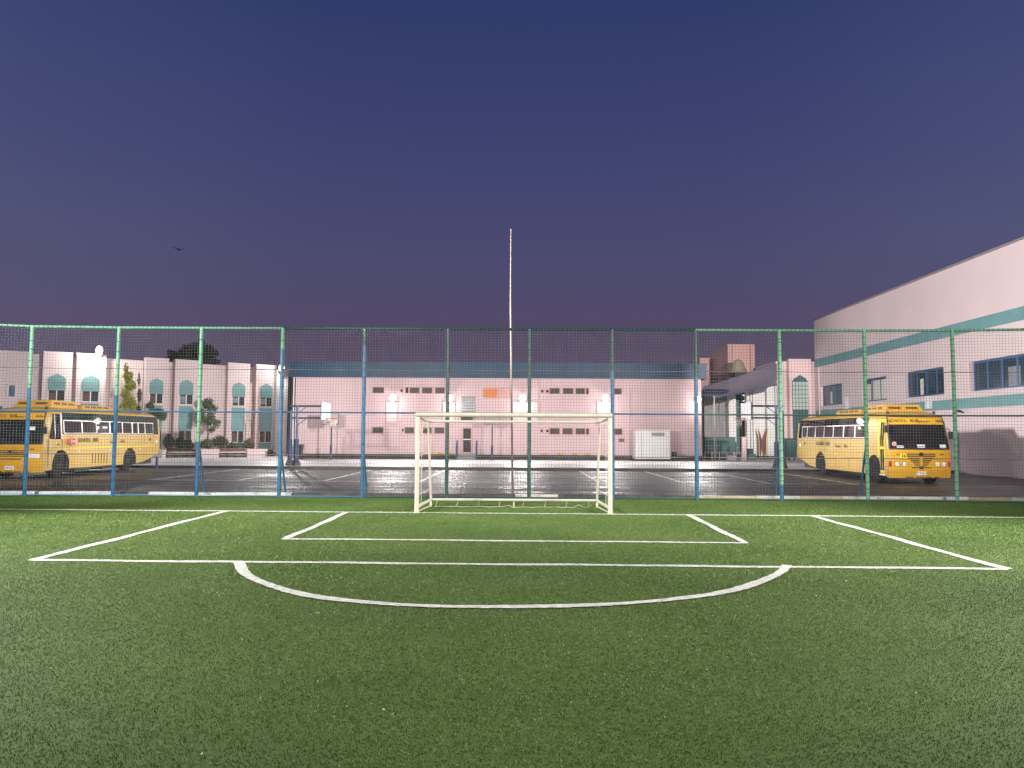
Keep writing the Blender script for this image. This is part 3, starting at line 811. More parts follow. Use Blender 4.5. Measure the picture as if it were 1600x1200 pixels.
    q = MB(); y_ = yfront(0, 0.45); q.box(-0.19, 0.19, y_-0.055, y_-0.028, 0.38, 0.53); pl = q.build('number_plate', M['white'], t, local=True)
    q = MB()
    for k, (a, b_) in enumerate(((-0.14, -0.10), (-0.08, -0.03), (0.0, 0.05), (0.07, 0.10), (0.12, 0.15))): q.box(a, b_, y_-0.058, y_-0.053, 0.42, 0.49)
    q.build('plate_smudge', M['roofyellow'], pl, local=True)
    q = MB()
    for xx_ in (-0.85, 0.85):
        y_ = yfront(xx_, 1.3); q.box(xx_-0.09, xx_+0.09, y_-0.02, y_+0.02, 1.19, 1.225)
    q.build('front_slot', M['vent'], t, local=True)
    for xx_ in (-0.35, 0.45):
        q = MB(); q.bar((xx_, yfront(xx_, 1.42)-0.04, 1.42), (xx_-0.45, yfront(xx_-0.45, 1.9)-0.035, 1.52), 0.012, 6); q.bar((xx_-0.75, yfront(xx_-0.75, 1.5)-0.035, 1.50), (xx_-0.05, yfront(xx_-0.05, 1.56)-0.035, 1.56), 0.012, 6)
        q.build('wiper', M['dark'], t, local=True)
    for s in (-1, 1):
        q = MB(); zt_ = 2.45 if s < 0 else 2.2
        q.path([(s*1.14, 0.36, zt_+0.05), (s*1.27, 0.20, zt_+0.03), (s*1.29, 0.17, zt_-0.1)], 0.012, 6)
        mr = q.build('mirror', M['dark'], t, local=True)
        MB().box(min(s*1.22, s*1.36), max(s*1.22, s*1.36), 0.10, 0.17, zt_-0.38, zt_-0.08).build('mirror_head', M['dark'], mr, local=True)
    q = MB()
    for xx_ in (-0.95, 0.95): q.lathe((xx_, 0.72, 2.83), [(0.05, 0), (0.06, 0.03), (0.05, 0.12), (0.02, 0.14)], 10)
    q.build('roof_lamp', M['dark'], t, local=True)
    # papers behind the windscreen
    if left:
        front(0.55, 0.85, 1.98, 2.12, 0.02, 2, 1).build('windscreen_paper', M['white'], t, local=True)
        front(-0.9, -0.5, 1.48, 1.62, 0.02, 2, 1).build('windscreen_paper', M['white'], t, local=True)
        side(1, 4.55, 4.95, 2.08, 2.18, 0.012, 2).build('window_sticker', M['white'], t, local=True)
    else:
        front(-0.12, 0.18, 1.47, 1.60, 0.02, 2, 1).build('windscreen_paper', M['white'], t, local=True)
        front(0.80, 1.06, 1.47, 1.60, 0.02, 2, 1).build('windscreen_paper', M['white'], t, local=True)
        front(-0.92, -0.66, 1.47, 1.56, 0.02, 2, 1).build('windscreen_paper', M['white'], t, local=True)
        q = MB(); y_ = yfront(-1.0, 1.62); q.lathe((-1.0, y_-0.035, 1.62), [(0.09, 0), (0.09, 0.02)], 18, 'y'); q.build('round_sticker', mat('pink_sticker', (0.75, 0.35, 0.28), 0.5, 0.1, 4), t, local=True)
        q = MB(); y_ = yfront(-0.70, 1.15); q.hexa([(-0.82, y_-0.03, 1.05), (-0.58, y_-0.05, 1.05), (-0.58, y_, 1.05), (-0.82, y_+0.02, 1.05), (-0.82, y_-0.03, 1.25), (-0.58, y_-0.05, 1.25), (-0.58, y_, 1.25), (-0.82, y_+0.02, 1.25)])
        sg = q.build('children_sign', M['brightyellow'], t, local=True)
        for xx_ in (-0.74, -0.66):
            q = MB(); q.box(xx_-0.02, xx_+0.02, y_-0.062, y_-0.04, 1.09, 1.17); q.sphere((xx_, y_-0.055, 1.195), 0.016, 0.012, 0.018, 8, 5)
            q.build('figure', M['black'], sg, local=True)
    # lettering
    s = 1 if left else -1
    def smat(y, z, s):   # side text frame
        a = Matrix(((0, 0, s, s*(HW+0.006)), (s, 0, 0, y), (0, 1, 0, z), (0, 0, 0, 1)))
        return a
    arab = '\uFE94\uFEF4\uFEB3\uFEAD\uFEAA\uFEE3 \uFE94\uFEE0\uFED3\uFE8E\uFEA3'
    text('SCHOOL BUS', 0.25, M['black'], t, smat(3.4 if left else 6.75, 1.56, s), 'lettering', 0.0)
    text(arab, 0.2, M['black'], t, smat(5.9 if left else 4.6, 1.48, s), 'lettering', 0.0)
    ang = math.atan2(0.24, 1.03)
    def fmat(x, z):
        y_ = yfront(x, z)-0.022
        slope = 0.14*2.5*abs(x/HW)**1.5/HW*(1 if x > 0 else -1)
        a = Matrix.Translation((x, y_, z)) @ Matrix.Rotation(math.atan(slope), 4, 'Z') @ Matrix.Rotation(PI/2-0.3, 4, 'X')
        return a
    text('SCHOOL BUS', 0.18, M['black'], t, fmat(-0.52, 2.55), 'lettering', 0.0)
    text(arab, 0.17, M['black'], t, fmat(0.58, 2.55), 'lettering', 0.0)
    if left:   # folding stop arm
        q = MB(); cx_, cy_, cz_ = HW+0.09, 2.05, 1.50
        pts = [(cx_-0.012+0.03, cy_+0.19*math.cos(PI/8+k*PI/4), cz_+0.19*math.sin(PI/8+k*PI/4)) for k in range(8)]
        q.prism(pts, (-0.02, 0, 0)); q.box(HW, cx_, cy_-0.3, cy_-0.18, cz_-0.08, cz_+0.08); q.box(HW+0.02, cx_, cy_-0.2, cy_, cz_-0.03, cz_+0.03)
        st = q.build('stop_arm', M['signred'], t, local=True)
        q = MB()
        po = [(cx_+0.0185, cy_+0.175*math.cos(PI/8+k*PI/4), cz_+0.175*math.sin(PI/8+k*PI/4)) for k in range(8)]
        q.path(po+[po[0]], 0.008, 5); q.build('sign_border', M['white'], st, local=True)
        a = smat(cy_, cz_, 1); a = Matrix.Translation((0.105, 0, 0)) @ a
        text('STOP', 0.13, M['white'], st, a, 'lettering', 0.003)
    return t

xl_bus = -19.3-HW
bus((xl_bus, 30.9, ZA), 0, 1, 'yellow school bus with a red stop arm, cut off at the left edge', True)
bus((14.8+HW, 31.0, ZA), 0, -1, 'yellow school bus with V shaped grille, parked beside the pink wall with teal bands', False)

# ------------------------------------------------------------------ pink school building behind the car park
def school():
    def W(px, py, Y=YW): return P(px, py, Y=Y)
    xl, xr = W(461, 650).x, W(1096, 650).x
    zt = W(780, 591, ).z; zp = W(780, 710.5).z; ztop = W(780, 568).z
    t = thing('school_building', 'long pink two storey building with blue metal parapet, lit by wall floodlights', 'building', ((xl+xr)/2, YW, ZP))
    mb = MB(); mb.box(xl, xr, YW, YW+12, zp, zt); mb.build('wall', M['pink'], t)
    mb = MB(); mb.box(xl-0.02, xr+0.02, YW-0.06, YW+12, ZP-0.05, zp); mb.build('plinth', M['plinth'], t)
    mb = MB(); x0, x1 = W(455, 580).x, W(1102, 580).x
    mb.box(x0, x1, YW-0.35, YW+11.6, zt, ztop)
    k = x0
    mb.box(x0-0.05, x1+0.05, YW-0.42, YW-0.352, zt+0.02, zt+0.10); mb.box(x0-0.05, x1+0.05, YW-0.40, YW-0.352, ztop-0.10, ztop+0.03)
    while k < x1: mb.box(k, k+0.05, YW-0.375, YW-0.351, zt+0.101, ztop-0.101); k += 0.9
    mb.build('parapet_cladding', M['cladding'], t)
    def win(x0p, x1p, y0p, y1p, bars=True):
        a, b = W(x0p, y1p), W(x1p, y0p)
        f = MB(); e = 0.05
        f.box(a.x-e, a.x, YW-0.04, YW+0.02, a.z-e, b.z+e); f.box(b.x, b.x+e, YW-0.04, YW+0.02, a.z-e, b.z+e)
        f.box(a.x+0.001, b.x-0.001, YW-0.04, YW+0.02, b.z, b.z+e); f.box(a.x+0.001, b.x-0.001, YW-0.05, YW+0.02, a.z-e, a.z)
        fo = f.build('window', M['salmon'], t)
        q = MB(); q.box(a.x+0.002, b.x-0.002, YW-0.012, YW+0.01, a.z+0.002, b.z-0.002); q.build('pane', M['crater'], fo)
        if bars and b.x-a.x > 0.3:
            q = MB(); nb = max(3, int((b.x-a.x)/0.09))
            for k in range(nb): xx_ = a.x+(k+0.5)*(b.x-a.x)/nb; q.box(xx_-0.022, xx_+0.022, YW-0.035, YW-0.014, a.z+0.01, b.z-0.01)
            q.build('bars', M['grille'], fo)
    up = [(582.5, 600), (626, 629.5), (634, 638), (640, 655), (660, 675.5), (680, 695), (845.5, 849), (853.5, 857), (859, 874), (880, 895.5), (899.5, 914), (916, 919.6), (959, 971)]
    for a, b in up:
        o = (a-790)*0.0045
        if b-a < 3.6: win(a, b, 609+o, 613+o, False)
        else: win(a, b, 606.5+o, 615+o)
    lo = [(582, 599), (628, 630.5), (633, 647), (661, 674.5), (679, 694), (845, 848), (853.5, 857), (859, 874), (879, 894.5), (899.5, 914), (916, 920), (959, 972)]
    for a, b in lo:
        o = (a-790)*0.006
        if b-a < 3.6: win(a, b, 671+o, 675+o, False)
        else: win(a, b, 669+o, 678+o)
    # amber lit window with its blind half
    a, b = W(756, 621), W(777, 608)
    q = MB(); q.box(a.x-0.06, a.x, YW-0.06, YW+0.02, a.z-0.06, b.z+0.06); q.box(W(798, 610).x, W(798, 610).x+0.06, YW-0.06, YW+0.02, a.z-0.06, b.z+0.06)
    q.box(a.x+0.001, W(798, 610).x-0.001, YW-0.06, YW+0.02, b.z, b.z+0.06); q.box(a.x+0.001, W(798, 610).x-0.001, YW-0.06, YW+0.02, a.z-0.06, a.z)
    fo = q.build('window', M['salmon'], t)
    q = MB(); q.box(a.x+0.002, b.x, YW-0.03, YW+0.01, a.z+0.002, b.z-0.002); q.build('lit_pane', M['amber'], fo)
    q = MB(); q.box(b.x+0.04, W(798, 610).x-0.002, YW-0.03, YW+0.01, a.z+0.002, b.z-0.002); q.build('blind', M['salmon'], fo)
    # louvre stack
    a, b = W(721.5, 655), W(742.5, 620)
    q = MB(); q.box(a.x, b.x, YW-0.03, YW+0.01, a.z, b.z); lv = q.build('louvre', M['greywall'], t)
    q = MB(); k = a.z
    while k < b.z-0.1:
        q.hexa([(a.x-0.02, YW-0.14, k), (b.x+0.02, YW-0.14, k), (b.x+0.02, YW-0.12, k), (a.x-0.02, YW-0.12, k), (a.x-0.02, YW-0.06, k+0.11), (b.x+0.02, YW-0.06, k+0.11), (b.x+0.02, YW-0.035, k+0.11), (a.x-0.02, YW-0.035, k+0.11)]); k += 0.2
    q.build('slats', M['white'], lv)
    a, b = W(721, 656.5), W(738, 650.5)
    q = MB(); q.box(a.x, b.x, YW-0.5, YW-0.16, a.z-0.02, b.z+0.02); q.bar(((a.x+b.x)/2, YW-0.53, (a.z+b.z)/2), ((a.x+b.x)/2, YW-0.50, (a.z+b.z)/2), 0.14, 14); q.build('cooling_unit', M['dark'], t)
    # door
    a, b = W(723.5, 709), W(736, 669.5)
    q = MB(); e = 0.09
    q.box(a.x-e, a.x, YW-0.07, YW+0.02, a.z, b.z+e); q.box(b.x, b.x+e, YW-0.07, YW+0.02, a.z, b.z+e); q.box(a.x+0.001, b.x-0.001, YW-0.07, YW+0.02, b.z, b.z+e); q.box(a.x+0.001, b.x-0.001, YW-0.09, YW+0.02, a.z-0.02, a.z+0.12)
    fo = q.build('door_frame', M['salmon'], t)
    q = MB(); zm = W(730, 686.5).z
    q.box(a.x+0.002, b.x-0.002, YW-0.05, YW+0.01, zm-0.04, zm+0.04); q.bar((b.x-0.08, YW-0.09, zm-0.15), (b.x-0.08, YW-0.05, zm-0.15), 0.02, 8)
    dr = q.build('door', M['white'], fo)
    q = MB(); q.box(a.x+0.002, b.x-0.002, YW-0.03, YW+0.01, zm+0.042, b.z-0.002); q.box(a.x+0.002, b.x-0.002, YW-0.03, YW+0.01, a.z+0.122, zm-0.042); q.build('door_panel', M['crater'], fo)
    q = MB()
    for k in range(5): q.box(a.x+0.05+k*0.115, a.x+0.066+k*0.115, YW-0.045, YW-0.031, a.z+0.13, b.z-0.01)
    q.build('door_bars', M['grille'], fo)
    q = MB()
    for k in range(3): q.box(a.x-0.35, b.x+0.35, YW-0.06-0.3*(3-k), YW-0.062-0.3*(2-k), ZP-0.03, ZP+0.13*(k+1))
    q.build('steps', M['greywall'], t)
    for sx in (a.x-0.42, b.x+0.42):
        q = MB(); z0 = ZP
        q.bar((sx, YW-0.12, z0), (sx, YW-0.12, z0+1.35), 0.035, 8); q.bar((sx, YW-0.95, z0), (sx, YW-0.95, z0+0.85), 0.03, 8); q.bar((sx, YW-0.12, z0+1.33), (sx, YW-0.95, z0+0.84), 0.03, 8); q.bar((sx, YW-0.12, z0+0.8), (sx, YW-0.95, z0+0.4), 0.02, 8)
        q.build('handrail', M['blue'], t, smooth=40)
    # paler boxes under the lamps, lit wall patches put into their colour
    for (p0, p1, y1) in ((604, 622, 660), (692, 711, 662), (801, 841, 664), (933, 954, 664)):
        a, b = W(p0, y1), W(p1, 629)
        q = MB(); q.box(a.x, b.x, YW-0.16, YW+0.01, a.z, b.z); q.box(a.x-0.04, b.x+0.04, YW-0.20, YW+0.01, b.z, b.z+0.06); q.build('lit_patch_box', M['pink_pale'], t)
    for (pp, y0, y1) in ((605.5, 592, 606), (713, 592, 622), (984, 608, 672), (1008, 592, 668), (841, 592, 628), (627, 640, 680), (560, 610, 640)):
        q = MB(); a, b = W(pp, y1), W(pp, y0); q.bar((a.x, YW-0.05, a.z), (a.x, YW-0.05, b.z), 0.03, 8)
        q.build('pipe', M['pink_pale'], t, smooth=40)
    q = MB(); a = W(627, 680); b = W(640, 704); q.bar((a.x, YW-0.05, a.z), (b.x, YW-0.05, b.z), 0.025, 6); q.build('pipe', M['white'], t)
    q = MB(); q.bar((xl-0.10, YW-0.1, ZP), (xl-0.10, YW-0.1, zt), 0.06, 10); q.build('downpipe', M['white'], t, smooth=40)
    a = W(971, 688); q = MB(); q.box(a.x-0.18, a.x+0.18, YW-0.22, YW+0.01, a.z-0.1, a.z+0.12); q.build('junction_box', M['grille'], t)
school()

YEL = []
amber_colour = mat('amber_block_colour', (0.75, 0.42, 0.08), 0.5, 0.1, 3)  # one amber colour for the small blocks along the wall foot
for k, pxx in enumerate((657, 675, 688, 705, 851, 875, 898, 918)):
    a = P(pxx, 708.6+(pxx-790)*0.006, Y=YW); y0, y1 = YW-0.14, YW+0.01; zz = a.z
    q = MB(); q.hexa([(a.x-0.19, y0, zz-0.05), (a.x+0.19, y0, zz-0.05), (a.x+0.19, y1, zz-0.05), (a.x-0.19, y1, zz-0.05), (a.x-0.13, y0+0.06, zz+0.06), (a.x+0.13, y0+0.06, zz+0.06), (a.x+0.13, y1, zz+0.06), (a.x-0.13, y1, zz+0.06)])
    q.box(a.x-0.21, a.x+0.21, y0-0.02, y1, zz-0.07, zz-0.051)
    tag(q.build('amber_block', amber_colour), 'small amber block low on the pink wall, ' + ('left of the dark door' if pxx < 720 else 'right of the flagpole'), 'bumper block', 'amber blocks along the foot of the pink wall')

# ------------------------------------------------------------------ lamps
def light(kind, name, loc, power, col=(1, 0.95, 0.88), aim=None, size=0.2, cone=90, blend=0.4):
    d = bpy.data.lights.new(name, kind); d.energy = power; d.color = col
    d.shadow_soft_size = size
    if kind == 'SPOT': d.spot_size = R(cone); d.spot_blend = blend
    o = bpy.data.objects.new(name, d); COL.objects.link(o); o.location = loc
    if aim is not None: o.rotation_euler = (Vector(aim)-Vector(loc)).to_track_quat('-Z', 'Y').to_euler()
    return o

LAMP_LABELS = ['bright wall floodlight leftmost of five on the pink building', 'bright wall floodlight above and left of the dark door',
               'bright wall floodlight just right of the flagpole', 'bright wall floodlight above the right goal post', 'bright wall floodlight at the right corner of the pink building']
for k, (pxx, pyy) in enumerate(((614.5, 621), (703, 622), (816.5, 622), (946, 622), (1090, 624))):
    c = P(pxx, pyy, Y=YW-0.75)
    t = thing('wall_floodlight', LAMP_LABELS[k], 'floodlight', c, group='floodlights on the pink building')
    q = MB(); q.lathe((0, 0, 0), [(0.25, 0.0), (0.26, 0.05), (0.20, 0.16), (0.10, 0.24)], 24, 'y'); q.build('housing', M['dark'], t, local=True, smooth=40)
    q = MB(); q.lathe((0, 0, 0), [(0.08, -0.08), (0.18, -0.05), (0.235, -0.002)], 24, 'y'); q.build('lens', M['lens'], t, local=True, smooth=60)
    q = MB(); q.bar((0, 0.15, 0), (0, 0.76, 0.05), 0.03, 8); q.box(-0.1, 0.1, 0.72, 0.76, -0.1, 0.2); q.build('bracket', M['dark'], t, local=True)
    light('POINT', 'lamp_light', c+Vector((0, -0.10, -0.50)), 55, (1, 0.94, 0.9), size=0.05)
    light('SPOT', 'lamp_beam', c+Vector((0, -0.25, -0.05)), 1700, (1, 0.95, 0.92), aim=c+Vector((0, -9, -4.5)), size=0.06, cone=130, blend=0.6)

# ------------------------------------------------------------------ basketball stands
def hoop(px_post, px_board, sg, label):
    Yb = 42.6; xp = P(px_post, 690, Y=Yb).x; xb = P(px_board, 643, Y=Yb).x
    zt = P(px_post, 634.5, Y=Yb).z; z2 = P(px_post, 653, Y=Yb).z
    t = thing('basketball_stand', label, 'basketball stand', (xp, Yb, ZP))
    for dx in (0.0, -0.36*sg):
        q = MB(); q.bar((xp+dx, Yb, ZP+0.3), (xp+dx, Yb, zt+(0.06 if dx == 0 else -0.25)), 0.065, 12); po = q.build('post', M['navy'], t, smooth=40)
        q = MB(); q.bar((xp+dx, Yb, ZP+0.3), (xp+dx, Yb, ZP+1.45), 0.125, 14); q.build('post_pad', mat('blue_padding', (0.010, 0.022, 0.075), 0.7, 0.2, 4), po, smooth=40)
        q = MB(); q.lathe((xp+dx, Yb, ZP), [(0.26, 0), (0.24, 0.12), (0.10, 0.42)], 4); q.build('base', M['dark'], po)
    for z in (zt, z2):
        q = MB(); q.bar((xp-0.4*sg, Yb, z), (xb, Yb, z), 0.06 if z == zt else 0.05, 10); q.build('arm', M['navy'], t, smooth=40)
    q = MB()
    for z in (zt, z2): q.bar((xp, Yb, z-0.42), (xp+0.5*sg, Yb, z-0.04), 0.02, 6)
    q.build('strut', M['navy'], t)
    zb0, zb1 = P(px_board, 656, Y=Yb).z, P(px_board, 629.5, Y=Yb).z
    q = MB(); q.box(min(xb, xb+0.04*sg), max(xb, xb+0.04*sg), Yb-0.9, Yb+0.9, zb0, zb1); bd = q.build('backboard', M['white'], t)
    q = MB()
    for yy_ in (-0.9, 0.86): q.box(min(xb-0.06*sg, xb-0.002*sg), max(xb-0.06*sg, xb-0.002*sg), Yb+yy_, Yb+yy_+0.04, zb0-0.02, zb1+0.02)
    q.box(min(xb-0.06*sg, xb-0.002*sg), max(xb-0.06*sg, xb-0.002*sg), Yb-0.05, Yb+0.05, z2-0.1, zt+0.1); q.build('board_frame', M['navy'], bd)
    zr = zb0+0.06; cx = xb+sg*0.42
    q = MB(); pts = [(cx+0.23*math.cos(2*PI*k/16), Yb+0.23*math.sin(2*PI*k/16), zr) for k in range(17)]; q.path(pts, 0.014, 6); q.box(min(xb+0.05*sg, xb+0.2*sg), max(xb+0.05*sg, xb+0.2*sg), Yb-0.07, Yb+0.07, zr-0.03, zr+0.03)
    rm = q.build('rim', M['red'], t)
    q = MB()
    for k in range(12):
        a = 2*PI*k/12; b = a+PI/12; q.bar((cx+0.23*math.cos(a), Yb+0.23*math.sin(a), zr), (cx+0.13*math.cos(b), Yb+0.13*math.sin(b), zr-0.40), 0.006, 4)
    for f in (0.33, 0.66, 1): q.path([(cx+(0.23-0.1*f)*math.cos(2*PI*k/12), Yb+(0.23-0.1*f)*math.sin(2*PI*k/12), zr-0.4*f) for k in range(13)], 0.005, 4)
    q.build('hoop_net', M['netwhite'], rm)
hoop(463.5, 509, 1, 'navy basketball stand with white board facing right, at the left end of the court')
hoop(1213, 1166, -1, 'navy basketball stand with white board facing left, before the white wall with banners')
def small_hoop(px, pyb, label):
    Yb = 53.3; x = P(px, 690, Y=Yb).x
    z0, z1 = P(px, 664, Y=Yb).z, P(px, 644.5, Y=Yb).z
    t = thing('basketball_hoop', label, 'basketball hoop', (x, Yb, ZP), group='practice hoops in front of the pink wall')
    q = MB(); q.bar((x, Yb, ZP), (x, Yb, z1-0.2), 0.05, 10); q.bar((x, Yb, ZP), (x, Yb, ZP+1.0), 0.085, 10); q.build('pole', M['navy'], t, smooth=40)
    q = MB(); e = 0.035
    for a in ((x-0.56, x+0.56, z0, z0+e), (x-0.56, x+0.56, z1-e, z1)): q.box(a[0], a[1], Yb-0.25, Yb-0.22, a[2], a[3])
    for a in (x-0.56, x+0.56-e): q.box(a, a+e, Yb-0.251, Yb-0.219, z0+e, z1-e)
    bf = q.build('board_frame', M['grille'], t)
    q = MB(); q.box(x-0.52, x+0.52, Yb-0.24, Yb-0.228, z0+e, z1-e); q.build('backboard', M['clearboard'], t)
    q = MB(); q.bar((x, Yb, z1-0.25), (x, Yb-0.22, z1-0.3), 0.03, 6); q.bar((x, Yb, z0+0.1), (x, Yb-0.22, z0+0.1), 0.03, 6); q.build('bracket', M['navy'], t)
    q = MB(); q.path([(x+0.22*math.cos(2*PI*k/14), Yb-0.5+0.22*math.sin(2*PI*k/14), z0+0.18) for k in range(15)], 0.014, 6); rm = q.build('rim', M['red'], t)
    q = MB()
    for k in range(10):
        a = 2*PI*k/10; q.bar((x+0.22*math.cos(a), Yb-0.5+0.22*math.sin(a), z0+0.18), (x+0.12*math.cos(a+0.2), Yb-0.5+0.12*math.sin(a+0.2), z0-0.2), 0.006, 4)
    q.build('hoop_net', M['netwhite'], rm)
small_hoop(517.5, 712, 'small blue practice hoop at the left end of the pink wall')
small_hoop(769, 713, 'small blue practice hoop between the dark door and the flagpole')

# ------------------------------------------------------------------ white store box and bins
a, b = P(993, 712, Y=YW-1.6), P(1047, 673, Y=YW-1.6)
t = thing('storage_cabin', 'low white storage cabin standing against the pink wall on the right', 'cabin', ((a.x+b.x)/2, YW-1.6, ZP))
q = MB(); q.box(a.x, b.x, YW-1.6, YW-0.1, ZP+0.16, b.z); q.build('body', M['white'], t)
q = MB(); q.box(a.x+0.02, b.x-0.02, YW-1.58, YW-0.1, ZP, ZP+0.158); q.build('base', M['plinth'], t)
q = MB(); q.box(a.x-0.06, b.x+0.06, YW-1.68, YW-0.1, b.z+0.002, b.z+0.07); q.build('roof', M['pink_pale'], t)
q = MB(); q.box(a.x+1.1, a.x+2.0, YW-1.63, YW-1.602, b.z-0.38, b.z-0.14); q.build('vent_panel', M['greywall'], t)
q = MB(); q.box(a.x+0.42, a.x+0.44, YW-1.61, YW-1.601, ZP+0.17, b.z-0.01); q.build('door_gap', M['grille'], t)
c = P(1053, 713, Y=YW-0.9)
t = thing('waste_bin', 'small black bin beside the white storage cabin', 'bin', (c.x, YW-0.9, ZP))
q = MB(); q.lathe((c.x, YW-0.9, ZP), [(0.15, 0), (0.19, 0.55), (0.20, 0.56)], 12); q.build('body', M['dark'], t, smooth=40)
q = MB(); q.lathe((c.x, YW-0.9, ZP+0.561), [(0.21, 0), (0.20, 0.05), (0.06, 0.09)], 12); q.build('lid', M['dark'], t, smooth=40)
c = P(467, 706, Y=YW-1.0)
t = thing('waste_bin', 'dark wheeled bin at the left foot of the pink wall behind the basketball stand', 'bin', (c.x, YW-1.0, ZP))
q = MB(); q.hexa([(c.x-0.2, YW-1.2, ZP+0.08), (c.x+0.2, YW-1.2, ZP+0.08), (c.x+0.2, YW-0.85, ZP+0.08), (c.x-0.2, YW-0.85, ZP+0.08), (c.x-0.27, YW-1.28, ZP+0.95), (c.x+0.27, YW-1.28, ZP+0.95), (c.x+0.27, YW-0.75, ZP+0.95), (c.x-0.27, YW-0.75, ZP+0.95)]); q.build('body', M['dark'], t)
q = MB(); q.box(c.x-0.29, c.x+0.29, YW-1.31, YW-0.72, ZP+0.952, ZP+1.01); q.build('lid', M['dark'], t)
q = MB(); q.bar((c.x-0.24, YW-0.8, ZP+0.09), (c.x+0.24, YW-0.8, ZP+0.09), 0.09, 12); q.build('wheels', M['tyre'], t)

# ------------------------------------------------------------------ building with arched windows (left)
P0 = Vector((-32.4, 51.7)); P1 = Vector((-19.7, 62.0))
DD = (P1-P0).normalized(); NN = Vector((DD.y, -DD.x))
def tl(px, off=0.0):     # distance along the facade line where photo column px meets it
    d = RW @ Vector(((px-800)/F, -(640-600)/F, -1)); u = d.x/d.y
    q = P0+NN*off
    return (u*q.y-q.x)/(DD.x-u*DD.y)
def fpnt(t_, off, z): q = P0+DD*t_+NN*off; return (q.x, q.y, z)
def fz(px, py, off=0.0):
    q = P0+NN*off+DD*tl(px, off); return P(px, py, Y=q.y).z
def fbox(mb, t0, t1, o0, o1, z0, z1):
    mb.hexa([fpnt(t0, o1, z0), fpnt(t1, o1, z0), fpnt(t1, o0, z0), fpnt(t0, o0, z0), fpnt(t0, o1, z1), fpnt(t1, o1, z1), fpnt(t1, o0, z1), fpnt(t0, o0, z1)])
OB = 0.55
